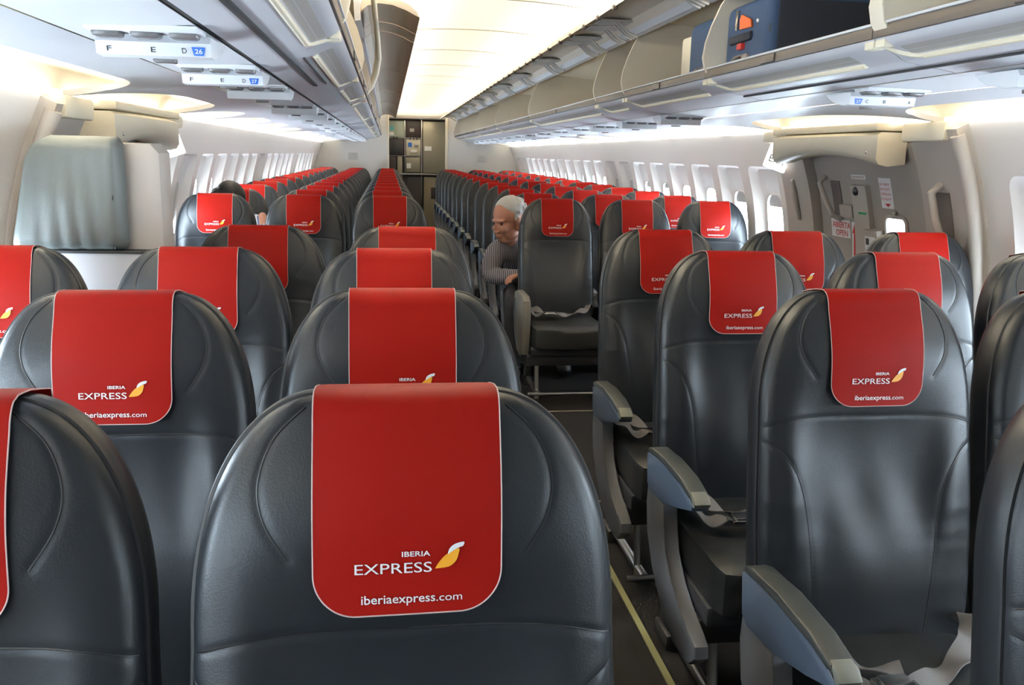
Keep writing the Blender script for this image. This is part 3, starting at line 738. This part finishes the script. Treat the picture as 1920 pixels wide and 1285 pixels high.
# suitcases in the right hand bins
def suitcase(x0, y0, y1, z1, depth, label, detail=True):
    r = root('suitcase', (x0 + depth / 2, (y0 + y1) / 2, 1.706), label, 'suitcase', None)
    hx, hy, h = depth / 2, (y1 - y0) / 2, z1 - 1.706
    link('suitcase_body', MB().box((-hx, -hy, .001), (hx, hy, h), .035, 4).me('suitcase_body', NAVY), r)
    link('side_panel', MB().box((-hx + .03, -hy - .004, .02), (hx - .02, -hy + .03, h - .02), .012).me('side_panel', NAVYD), r)  # end away from the light, its shade painted in with the darker navy
    link('piping', MB().tube([(-hx + .025, -hy + .012, .02), (-hx + .012, -hy + .012, h * .5), (-hx + .025, -hy + .012, h - .02)], .004, 6).me('piping', BLACK), r)
    link('top_handle', MB().tube([(-hx + .02, -hy + .05, h - .012), (-hx + .03, -hy + .06, h + .022), (hx * .2, -hy + .06, h + .026), (hx * .3, -hy + .05, h - .004)], .009, 8).me('top_handle', NAVYD), r)
    link('wheel_housing', MB().box((-hx - .012, hy - .235, .004), (-hx + .02, hy - .10, .050), .015).me('wheel_housing', LENS), r)
    link('wheel_trim', MB().tube([(-hx - .014, hy - .225, .008), (-hx - .016, hy - .19, .034), (-hx - .016, hy - .12, .030)], .004, 6).me('wheel_trim', CHROME), r)
    if detail:
        link('base_handle', MB().box((-hx - .012, hy - .25, .085), (-hx + .01, hy - .06, .115), .010).me('base_handle', NAVYD), r)
        for yy_, zz in ((.06, .10), (.29, .14)):
            link('rivet', MB().ell((-hx - .002, hy - yy_, zz), (.005, .007, .007), 10).me('rivet', WHITE), r)
        link('zip_puller', MB().box((-hx - .008, hy - .125, .13), (-hx - .001, hy - .108, .195), .003).me('zip_puller', CHROME), r)
        tp = [(hy - .255, .125), (hy - .245, .150), (hy - .165, .175), (hy - .150, .160), (hy - .155, .128)]
        link('luggage_tag', MB().prism([(y_, z_) for y_, z_ in tp], 'x', -hx - .009, -hx - .003).me('luggage_tag', ORANGE, smooth=False), r)
        link('red_label', MB().box((-hx - .014, hy - .19, .062), (-hx + .01, hy - .15, .082), .002).me('red_label', REDINK), r)
    return r
suitcase(.672, 2.80, 3.17, 1.925, .52, 'navy blue trolley suitcase with orange tag lying in the right overhead bin')
suitcase(.690, 3.27, 3.62, 1.93, .45, 'navy suitcase mostly hidden behind the bin divider, further back than the tagged one', False)
b = root('equipment_box', (.99, 3.98, 1.706), 'cream emergency equipment box on the floor of the third right overhead bin', 'box')
link('box_body', MB().box((-.16, -.16, .0), (.16, .16, .24), .015).me('box_body', CREAM), b); link('box_slot', MB().box((-.165, -.10, .06), (-.155, -.01, .14), .004).me('box_slot', LENS), b)

# ------------------------------------------------------------------ exit doors, frames, slide housings
def patch(s, ya, yb, za, zb, off, th, ny=6, nz=10, skew=0.):
    P = [[wp(ya + (yb - ya) * j / ny + skew * (i / nz), za + (zb - za) * i / nz, off, s=s) for j in range(ny + 1)] for i in range(nz + 1)]
    mb = MB(); n = ny + 1
    Q = [[wp(ya + (yb - ya) * j / ny + skew * (i / nz), za + (zb - za) * i / nz, off - th, s=s) for j in range(ny + 1)] for i in range(nz + 1)]
    mb.grid(P); mb.grid(Q)
    P = np.array(P); Q = np.array(Q)
    mb.grid([P[0], Q[0]]); mb.grid([P[-1], Q[-1]]); mb.grid([P[:, 0], Q[:, 0]]); mb.grid([P[:, -1], Q[:, -1]])
    return mb
def wtext(s, string, ya, yb, z, cap, off, bold=0.):
    V, F = fit_text(string, 0, abs(yb - ya), 0, cap, bold)
    # reads left to right as seen from inside: on the right wall left is the far end
    return [wp(ya + (-v[0] if s > 0 else v[0]), z + v[1], off, s=s) for v in V], F
def grab(s, y, z0, z1, par, dz=-.02):
    h = MB().tube([wp(y, z1, .005, s=s), wp(y, z1 - .02, .04, s=s), wp(y - .01, (z0 + z1) / 2, .048, s=s), wp(y - .02, z0 + .02, .04, s=s), wp(y - .02, z0, .005, s=s)], [.012, .014, .016, .014, .013], 10)
    link('grab_handle', h.me('grab_handle', HANDLE), par)
    link('handle_recess_shade', patch(s, y - .05, y + .02, z0 + .01, z1 - .02, .0035, .003, 2, 6).me('handle_recess_shade', mat('recess_shadow_plastic', (.13, .11, .10), .6)), par)  # flat dark patch paints the shade of a recess behind the handle
for s, side, k in ((1, 'right', 1), (-1, 'left', 2)):
    d = struct('door_%d' % k, patch(s, EXIT0 - .04, EXIT1 + .04, 0.0, 1.60, -.03, .03, 8, 20).me('door', DOORM))
    lf = link('door_lining', patch(s, EXIT0 + .012, EXIT1 - .012, .02, 1.48, -.012, .016, 8, 20).me('door_lining', DOORM), d)
    fm = link('door_frame', MB().add(*(lambda m: (m.V, m.F))(patch(s, FR0, EXIT0, 0, Z_TOP, .050, .09, 3, 20))).add(*(lambda m: (m.V, m.F))(patch(s, EXIT1, FR1, 0, Z_TOP, .035, .07, 3, 20))).me('door_frame', FRAMEM, ang=30), d)
    link('frame_edge', MB().tube([wp(FR0 + .01, z, .045, s=s) for z in np.linspace(0.05, 1.53, 20)], .028, 10).me('frame_edge', FRAMEM), d)
    link('frame_cap', MB().box((s * 1.56, FR0 + .06, 1.49), (s * 1.66, EXIT0 + .03, 1.565), .012).box((s * 1.54, EXIT1 + .01, 1.50), (s * 1.66, FR1, 1.56), .012).me('frame_cap', CREAM), d)
    off = -.010
    def on(name, ya, yb, za, zb, o, m, th=.004): return link(name, patch(s, ya, yb, za, zb, o, th, 3, 4).me(name, m), d)
    grab(s, 4.66, 1.09, 1.33, d); 
    for q in d.children:
        pass
    h = MB().tube([wp(4.37, 1.33, -.005, s=s), wp(4.36, 1.31, .035, s=s), wp(4.31, 1.22, .042, s=s), wp(4.27, 1.15, .035, s=s), wp(4.26, 1.12, -.005, s=s)], .013, 10)
    link('grab_handle', h.me('grab_handle', HANDLE), d)
    h = MB().tube([wp(3.30, 1.34, .045, s=s), wp(3.30, 1.32, .095, s=s), wp(3.285, 1.22, .105, s=s), wp(3.27, 1.12, .095, s=s), wp(3.27, 1.10, .045, s=s)], .017, 10)
    link('grab_handle', h.me('grab_handle', HANDLE), d)
    on('handle_recess_shade', 3.25, 3.36, 1.13, 1.31, .053, mat('recess_shadow_plastic', (.13, .11, .10), .6))  # recess shade painted as a dark patch on the frame surface
    on('handle_recess_shade', 4.24, 4.33, 1.14, 1.31, -.008, mat('recess_shadow_plastic', (.13, .11, .10), .6))
    # mechanism column, pocket, window, placards
    link('lever_housing', patch(s, 3.96, 4.10, .90, 1.30, .012, .027, 3, 8).me('lever_housing', FRAMEM, ang=30), d)
    link('lever_cap', MB().ell(wp(4.05, 1.275, .012, s=s), (.014, .022, .022), 12).me('lever_cap', DARKMET), d)
    link('arming_box', patch(s, 3.86, 3.98, .96, 1.10, .035, .05, 2, 3).me('arming_box', FRAMEM, ang=30), d)
    on('arming_label', 3.875, 3.965, .98, 1.07, .0365, WHITE, .001); on('arming_mark', 3.93, 3.955, 1.03, 1.06, .038, BLACK, .001); on('arming_mark', 3.88, 3.91, .985, 1.04, .038, BLACK, .001)
    on('green_tab', 3.98, 4.05, 1.165, 1.175, .0135, mat('tab_green', (.02, .30, .10), .4), .001)
    on('pocket', 4.12, 4.24, 1.14, 1.20, .010, HANDLE, .02)
    on('nameplate', 3.98, 4.11, 1.325, 1.345, -.009, WHITE, .002); on('nameplate_inlay', 3.99, 4.10, 1.33, 1.34, -.0075, FRAMEM, .001)
    on('warning_placard', 3.77, 3.87, 1.20, 1.335, -.009, WHITE, .002)
    mb = MB()
    for i_ in range(4): 
        z_ = 1.315 - i_ * .022; mb.add(*wtext(s, ['NO ABRIR', 'DO NOT', 'OPEN IN', 'FLIGHT'][i_], 3.862 if s > 0 else 3.778, 3.78 if s > 0 else 3.86, z_ - .012, .012, -.0075))
    tri = [wp(3.84, 1.222, -.0075, s=s), wp(3.79, 1.222, -.0075, s=s), wp(3.815, 1.207, -.0075, s=s)]; mb.add(tri, [(0, 1, 2)])
    link('placard_print', mb.me('placard_print', REDINK, smooth=False), d)
    on('open_placard', 4.185, 4.375, 1.03, 1.12, -.009, WHITE, .002)
    mb = MB(); mb.add(*wtext(s, 'ABIERTA', 4.36 if s > 0 else 4.18, 4.18 if s > 0 else 4.36, 1.078, .030, -.0075, .01)); mb.add(*wtext(s, 'OPEN', 4.33 if s > 0 else 4.22, 4.21 if s > 0 else 4.33, 1.038, .030, -.0075, .01))
    link('placard_print', mb.me('placard_print', REDINK, smooth=False), d)
    on('arrow_placard', 4.105, 4.17, .86, 1.115, -.009, WHITE, .002)
    mb = MB(); pts = [(4.149, .87), (4.127, .87), (4.127, 1.06), (4.112, 1.06), (4.138, 1.105), (4.164, 1.06), (4.149, 1.06)]
    mb.add([wp(y, z, -.0075, s=s) for y, z in pts], [(0, 1, 2, 6), (3, 4, 5)]); link('arrow', mb.me('arrow', REDINK, smooth=False), d)
    rr = rrect(3.76, 1.04, .085, .125, .03, 5)
    n = len(rr)
    link('viewing_window', MB().add([wp(p[0], p[1], -.004, s=s) for p in rr], [tuple(range(n))]).add([wp(p[0], p[1], -.012, s=s) for p in rr], [tuple(range(n))]).me('viewing_window', mat('daylight_glow', (.8, .9, 1), .2, emis=(.80, .90, 1.0, 1.6)), smooth=False), d)  # pane glows to imitate daylight; the door behind it is solid
    link('window_rim', MB().tube([wp(p[0], p[1], -.006, s=s) for p in rr], .008, 6, True).me('window_rim', FRAMEM), d)
    link('window_latch', MB().ell(wp(3.76, 1.185, -.002, s=s), (.012, .016, .012), 10).me('window_latch', HANDLE), d)
    # slide housing above the door
    sh = root('slide_housing', (s * 1.56, 4.02, 1.42), 'cream curved cabinet above the %s exit door' % side, 'door header cabinet', None)
    Y0, Y1 = 3.58 - 4.02, 4.62 - 4.02
    P = []
    nn = 18
    for i_ in range(nn + 1):
        u = i_ / nn; y = Y0 + (Y1 - Y0) * u; bow = 1 - (2 * u - 1) ** 4; lo = -.03 + .045 * (1 - (2 * u - 1) ** 2) 
        P.append([(s * x, y, z) for x, z in ((.10, lo + .01), (.02, lo), (-.02 - .015 * bow, lo + .008), (-.035 - .02 * bow, lo + .03), (-.035 - .02 * bow, .10), (-.02 - .02 * bow, .112), (.10, .112))])
    mb = MB().grid(P); P = np.array(P)
    for end in (P[0], P[-1]): mb.add(end.tolist(), [tuple(range(len(end)))])
    link('housing_cover', mb.me('housing_cover', CREAM, ang=50), sh)
    link('housing_lid', MB().box((s * -.045, Y0, .118), (s * .10, Y1, .150), .008).me('housing_lid', CREAM), sh)
    link('housing_latch', MB().ell((s * -.04, Y0 + .07, .03), (.006, .010, .010), 10).me('housing_latch', CHROME), sh)
    # illuminated exit sign beyond the door, facing up the cabin
    ex = root('exit_sign', (s * 1.60, 4.70, 1.43), 'lit white SALIDA EXIT sign above the far edge of the %s exit door' % side, 'exit sign')
    a = -math.atan2(.10, .30) * s
    rot = Matrix.Rotation(s * .32, 3, 'Y')
    link('sign_face', MB().box((-.065, 0, -.075), (.065, .02, .075), .006, rot=rot).me('sign_face', EXITL), ex)
    for st, zz, cp in (('SALIDA', .018, .026), ('EXIT', -.042, .040)):
        V, F = fit_text(st, -.05, .05, zz, cp, .01)
        link('lettering', MB().add([tuple(rot @ Vector((v[0], -.0012, v[1])) + Vector((0, -.0005, 0))) for v in V], F).me('lettering', BLACK if st == 'SALIDA' else BLACK, smooth=False), ex)
# ------------------------------------------------------------------ attendant seat by the left exit door
js = root('attendant_seat', (-1.385, 2.83, 0), 'folded cabin attendant seat with grey leather headrest in beige shell by left exit', 'attendant seat')
link('shell', MB().prism([(.0, 0), (.180, 0), (.185, 1.385), (.16, 1.413), (-.12, 1.416), (-.175, 1.36), (-.20, 1.10), (-.19, .6), (-.1, .3)], 'y', .03, .17, .012).me('shell', JBEIGE), js)
n = 22; P = []
for i in range(n + 1):
    u = i / n; row = []
    for j in range(n + 1):
        v = j / n; z = 1.098 + .325 * v; xl = -.240 + .070 * v + .047 * max(0, (v - .72) / .28) ** 3; xr = .082
        x = xl + (xr - xl) * u
        e = min(u, 1 - u) * 2; e2 = min(v, 1 - v) * 2
        d_ = .040 * (1 - (1 - min(1, e * 7)) ** 2) ** .5 * (1 - (1 - min(1, e2 * 8)) ** 2) ** .5 + .006 * math.sin(9 * x + 6 * v) * e * e2 + .004 * math.sin(38 * u + 5 * v) * (1 - v) * e
        row.append((x, .03 - .02 - d_, z))
    P.append(row)
hp = link('headrest_pad', MB().sheet(P, -.008).me('headrest_pad', JUMP, ang=60), js)
link('pad_seam', MB().tube([(.058, -.027, 1.10), (.060, -.034, 1.25), (.062, -.027, 1.405)], .003, 6).me('pad_seam', PIPING), hp)
link('seat_back', MB().box((-.20, -.01, .55), (.175, .03, 1.088), .012).me('seat_back', PSUM), js)
link('latch_strip', MB().box((-.14, -.014, 1.084), (.175, .028, 1.094), .003).me('latch_strip', BLACK), js)
link('folded_seat', MB().box((-.20, -.07, .45), (.17, -.01, .90), .02).me('folded_seat', JUMP), js)
# ------------------------------------------------------------------ bulkhead placards + galley
for x, l in ((-1.11, 'left'), (1.145, 'right')):
    p = root('literature_placard', (x, Y_BACK, 1.335), 'faint grey placard on the %s rear wall' % l, 'placard')
    link('placard_plate', MB().box((-.08, -.008, -.06), (.08, 0, .06), .003).me('placard_plate', mat('placard_grey', (.55, .53, .50), .5)), p)
GY = 17.0
g = root('galley_unit', (0, GY, 0), 'metal rear galley cabinet wall with trolleys, ovens and lockers', 'galley')
link('galley_frame', MB().box((-.75, .02, 0), (.75, .4, 2.15)).me('galley_frame', GDARK, smooth=False), g)
def gx(px): return -.50 + (px - 728) * .01008
def gz(py): return 2.02 - (py - 224) * .0102
def gp(name, x0, y0, x1, y1, m, d=.03, b=.006): return link(name, MB().box((gx(x0), -d, gz(y1)), (gx(x1), .02, gz(y0)), b).me(name, m), g)
GMINT = mat('locker_mint', (.38, .42, .34), .45); GPALE = mat('locker_pale', (.60, .55, .45), .45)
q = gp('locker_door', 728.5, 227, 757, 256, GMINT); gp('locker_door', 759.5, 227, 787, 256, GDARK, .02)
gp('oven', 728.5, 259, 756, 287, GDARK, .03); gp('oven_window', 733, 263, 752, 284, BLACK, .034)
gp('locker_door', 760, 259, 787, 288, GPALE); gp('locker_door', 759.5, 291, 787, 318, GMET)
gp('locker_door', 744, 290, 753, 330, GMET); gp('locker_door', 729, 290, 742, 330, GDARK)
gp('tall_door', 791, 227, 839, 319, GMET, .035); gp('counter', 745, 320, 839, 323, METAL, .10)
gp('trolley', 793, 326, 836, 418, mat('trolley_brown', (.30, .24, .15), .45), .04)
gp('trolley', 762, 326, 790, 418, GDARK, .03)
gp('trolley_vent', 806, 345, 826, 366, GDARK, .045, .002)
gp('latch', 775, 268, 783, 272, METAL, .045, .001); gp('latch', 769, 278, 780, 283, WHITE, .045, .001); gp('label_sticker', 764, 265, 771, 273, BLUE, .033, .0)
gp('label_sticker', 731, 237, 738, 244, mat('sticker_teal', (.10, .40, .42), .5), .033, 0); gp('label_sticker', 730, 247, 738, 253, WHITE, .033, 0)
gp('label_sticker', 761, 302, 769, 311, WHITE, .033, 0); gp('label_sticker', 794, 271, 807, 279, WHITE, .038, 0); gp('label_sticker', 767, 240, 775, 246, METAL, .025, 0)
gp('rail', 728, 256.6, 788, 258.2, METAL, .04, .001); gp('rail', 757.2, 226, 758.8, 320, METAL, .04, .001); gp('rail', 788, 224, 789.6, 420, METAL, .045, .001); gp('rail', 728, 288.6, 788, 289.8, METAL, .04, .001)
gp('header', 727, 219, 842, 224, METAL, .08, .004)
for px in (737, 743, 767, 773, 779): gp('turn_latch', px, 255, px + 2, 260, BLACK, .05, .001)
ga = tag(area('galley_lamp', (0, Y_BACK + .55, 2.1), (0, 0, 0), .6, .3, 5, (1, .85, .6)), '', '') if False else area('galley_lamp', (0, Y_BACK + .6, 2.1), (0, 0, 0), .6, .3, 4, (1, .85, .6))

# ------------------------------------------------------------------ people
def limbs(chains):
    """tapered limbs through the joints (x, y, z, r); fused afterwards into one surface"""
    mb = MB()
    for ch in chains:
        pts = _poly3([p for p in ch], 6)
        mb.tube([p[:3] for p in pts], [max(.01, p[3]) for p in pts], 14)
        for p in ch: mb.ell(p[:3], (p[3], p[3], p[3]), 14)
    return mb
def fuse(name, meshes, m, voxel=.006, smooth=2):
    mb = MB()
    for me in meshes:
        if isinstance(me, MB): mb.add(me.V, me.F)
        else: mb.add([v.co[:] for v in me.vertices], [tuple(p.vertices) for p in me.polygons])
    me = bpy.data.meshes.new(name); me.from_pydata(mb.V, [], mb.F); me.validate()
    o = bpy.data.objects.new(name, me); COL.objects.link(o)
    rm = o.modifiers.new('r', 'REMESH'); rm.mode = 'VOXEL'; rm.voxel_size = voxel
    sm = o.modifiers.new('c', 'SMOOTH'); sm.iterations = smooth; sm.factor = .5
    dg = bpy.context.evaluated_depsgraph_get(); dg.update()
    r = bpy.data.meshes.new_from_object(o.evaluated_get(dg)); bpy.data.objects.remove(o)
    r.materials.clear(); r.materials.append(m)
    for p in r.polygons: p.use_smooth = True
    r.name = name; return r
def head_mb(M, bald=False):
    """head facing -Y, centre of skull at the origin, chin at z -.12"""
    h = MB()
    h.ell((0, .015, .035), (.077, .097, .088), 24)          # cranium
    h.ell((0, -.022, -.035), (.064, .072, .080), 20)        # face
    h.ell((0, -.045, -.090), (.040, .044, .034), 16)        # chin
    h.ell((.040, -.020, -.070), (.030, .050, .036), 14); h.ell((-.040, -.020, -.070), (.030, .050, .036), 14)   # jaw
    h.ell((.036, -.072, -.028), (.024, .020, .020), 12); h.ell((-.036, -.072, -.028), (.024, .020, .020), 12)   # cheeks
    h.ell((0, -.072, .020), (.052, .018, .012), 14)         # brow
    h.ell((0, -.100, -.018), (.010, .016, .026), 12); h.ell((0, -.107, -.036), (.013, .013, .011), 12)          # nose
    h.ell((.013, -.103, -.039), (.008, .010, .007), 8); h.ell((-.013, -.103, -.039), (.008, .010, .007), 8)
    h.ell((0, -.092, -.062), (.024, .011, .006), 12); h.ell((0, -.090, -.074), (.022, .011, .006), 12)          # lips
    for s in (-1, 1):
        h.ell((s * .078, .012, -.012), (.012, .022, .036), 12, rot=Matrix.Rotation(s * .25, 3, 'Z'))
        h.ell((s * .072, .008, -.045), (.012, .012, .014), 10)
    return h.xf(M)
def hand_mb(M, curl=.5, mir=1):
    """right hand, wrist at origin, fingers along -Y, palm down"""
    h = MB(); h.ell((0, -.045, 0), (.040, .050, .016), 14)
    for k, (x, l) in enumerate(((-.030, .062), (-.010, .072), (.010, .068), (.029, .052))):
        p = [Vector((x * mir, -.075, 0))]; a = .1
        for j in range(3):
            a += curl * (.5 + .3 * j); d = Vector((x * .12 * mir, -math.cos(a), -math.sin(a))).normalized(); p.append(p[-1] + d * l / 3 * 1.15)
        h.tube([tuple(v) for v in p], [.0095, .009, .0085, .0075], 8)
    h.tube([(-.028 * mir, -.025, -.002), (-.050 * mir, -.050, -.010), (-.052 * mir, -.078, -.018)], [.013, .011, .009], 8)
    return h.xf(M)
def P3(o, *p): return tuple(p)
def person(loc, label, head_M, body, shirt, trousers, hair, mats, hands=(), shoes=(), eyes=None, group=None):
    r = root('person', loc, label, 'person', group)
    O = Vector(loc); T = Matrix.Translation(-O)
    sk = limbs(body)
    parts = [sk, head_mb(head_M)] + [hand_mb(*h) for h in hands]
    b = fuse('body', parts, SKIN, .0055, 2); b.transform(T); link('body', b, r)
    s = fuse('shirt', [limbs(shirt)], mats[0], .007, 4); s.transform(T); link('shirt', s, r)
    if trousers: t = fuse('trousers', [limbs(trousers)], TROUS, .009, 4); t.transform(T); link('trousers', t, r)
    h = fuse('hair', [hair], mats[1], .006, 1); h.transform(T); link('hair', h, r)
    for i, sh in enumerate(shoes): m_ = fuse('shoe', [sh], BLACK, .008, 1); m_.transform(T); link('shoe', m_, r)
    if eyes:
        for e in eyes:
            m_ = MB().ell(tuple(e), (.0085, .0085, .0085), 12).xf(T); link('eye', m_.me('eye', mat('eye_dark', (.05, .035, .03), .2)), r)
            # brow
    return r
# man leaning into the aisle from the aisle seat of the second row behind the exit
hc = Vector((.238, 5.62, 1.000))
HM = Matrix.Translation(hc) @ Matrix.Rotation(math.radians(-56), 4, 'Z') @ Matrix.Rotation(math.radians(16), 4, 'X') @ Matrix.Scale(1.12, 4)
hip = (.50, 5.97, .56, .13); chest = (.37, 5.80, .74, .12); neck0 = (.305, 5.73, .90, .06)
shL = (.185, 5.70, .785, .055); shR = (.46, 5.70, .80, .055)
elL = (.150, 5.67, .645, .042); wrL = (.335, 5.47, .665, .028)
elR = (.60, 5.62, .66, .042); wrR = (.44, 5.46, .655, .028)
up = lambda p, dr: (p[0], p[1], p[2], p[3] + dr)
spine = [hip, (.45, 5.90, .65, .125), chest, (.30, 5.72, .81, .075), (.262, 5.67, .875, .056), (.25, 5.645, .93, .054)]
legL = [hip, (.40, 5.90, .53, .085), (.285, 5.52, .53, .062), (.275, 5.50, .30, .052), (.27, 5.52, .09, .038)]
legR = [hip, (.60, 5.90, .53, .085), (.62, 5.60, .53, .062), (.62, 5.60, .30, .052), (.62, 5.62, .09, .038)]
armL = [(.30, 5.72, .81, .075), shL, elL, wrL]; armR = [(.30, 5.72, .81, .075), shR, elR, wrR]
hairm = MB().ell((0, .027, .058), (.080, .090, .076), 24)
hairm.ell((0, .070, -.000), (.076, .056, .066), 18)
for _k in range(60):
    _a, _b = random.uniform(0, 2 * PI), random.uniform(-.2, 1.3)
    hairm.ell((.078 * math.cos(_a) * math.cos(_b), .040 + .084 * math.sin(_a) * math.cos(_b), .050 + .074 * math.sin(_b)), (.012, .014, .010), 6)
for _s in (-1, 1): hairm.ell((_s * .070, .006, .022), (.014, .018, .030), 10)
hairm.xf(HM)
hm = HM
collar = [spine[2], spine[3], (.29, 5.712, .925, .066)]
sh_arm = lambda a: [up(a[0], .010), up(a[1], .020), up(a[2], .018), up(a[3], .012)]
RX = lambda p, rz, rx=0: Matrix.Translation(Vector(p[:3])) @ Matrix.Rotation(rz, 4, 'Z') @ Matrix.Rotation(rx, 4, 'X')
shirtM = [[up(hip, .02), up(spine[1], .02), up(chest, .018), up(spine[3], .010), (.268, 5.685, .865, .066)], sh_arm(armL), sh_arm(armR)]
person((.42, 5.80, 0), 'white haired man in striped shirt leaning into aisle from seat behind exit row', hm,
       [spine, legL, legR, armL, armR], shirtM, [[up(hip, .025)] + [up(p, .012) for p in legL[1:]], [up(hip, .025)] + [up(p, .012) for p in legR[1:]]], hairm, (SHIRT, HAIRW),
       hands=[(RX(wrL, math.radians(-75)), .5, 1), (RX(wrR, math.radians(75)), .5, -1)],
       shoes=[MB().ell((.27, 5.47, .045), (.048, .13, .042), 14), MB().ell((.62, 5.57, .045), (.048, .13, .042), 14)],
       eyes=[hm @ Vector((.031, -.077, .004)), hm @ Vector((-.031, -.077, .004))])
# sleeper in the left window column, mostly hidden behind the fifth row
hc2 = Vector((-1.535, 6.00, 1.06))
HM2 = Matrix.Translation(hc2) @ Matrix.Rotation(math.radians(62), 4, 'Z') @ Matrix.Rotation(math.radians(52), 4, 'X')
hip2 = (-1.50, 6.10, .57, .12)
sp2 = [hip2, (-1.49, 6.09, .70, .115), (-1.48, 6.06, .84, .11), (-1.48, 6.06, .93, .075), (-1.49, 6.05, .98, .05), (-1.495, 6.04, 1.02, .048)]
aR2 = [sp2[3], (-1.34, 6.02, .90, .05), (-1.28, 5.82, .82, .040), (-1.315, 5.90, .985, .026)]
aL2 = [sp2[3], (-1.62, 6.02, .89, .05), (-1.62, 5.92, .68, .040), (-1.45, 5.76, .66, .028)]
lg2 = [[hip2, (-1.59, 6.0, .54, .08), (-1.59, 5.70, .53, .06), (-1.59, 5.66, .10, .04)], [hip2, (-1.41, 6.0, .54, .08), (-1.41, 5.70, .53, .06), (-1.41, 5.66, .10, .04)]]
hair2 = MB().ell((0, .030, .045), (.088, .102, .088), 24).ell((0, .075, -.03), (.080, .06, .08), 18).ell((.06, .05, -.02), (.04, .06, .08), 12).ell((-.06, .05, -.02), (.04, .06, .08), 12).xf(HM2)
person((-1.5, 6.05, 0), 'dark haired person in pale patterned top dozing against the left windows', HM2,
       [sp2] + lg2 + [aR2, aL2], [[up(p, .018) for p in sp2[:3]] + [up(sp2[3], .010), (-1.487, 6.055, .95, .06)], sh_arm([aR2[0], aR2[1], aR2[2], (-1.295, 5.85, .90, .034)]), sh_arm(aL2)],
       [[up(p, .015) for p in l] for l in lg2], hair2, (SHIRT2, HAIRD), hands=[(RX(aR2[3], math.radians(160), .6), .5, 1), (RX(aL2[3], math.radians(60)), .5, -1)])
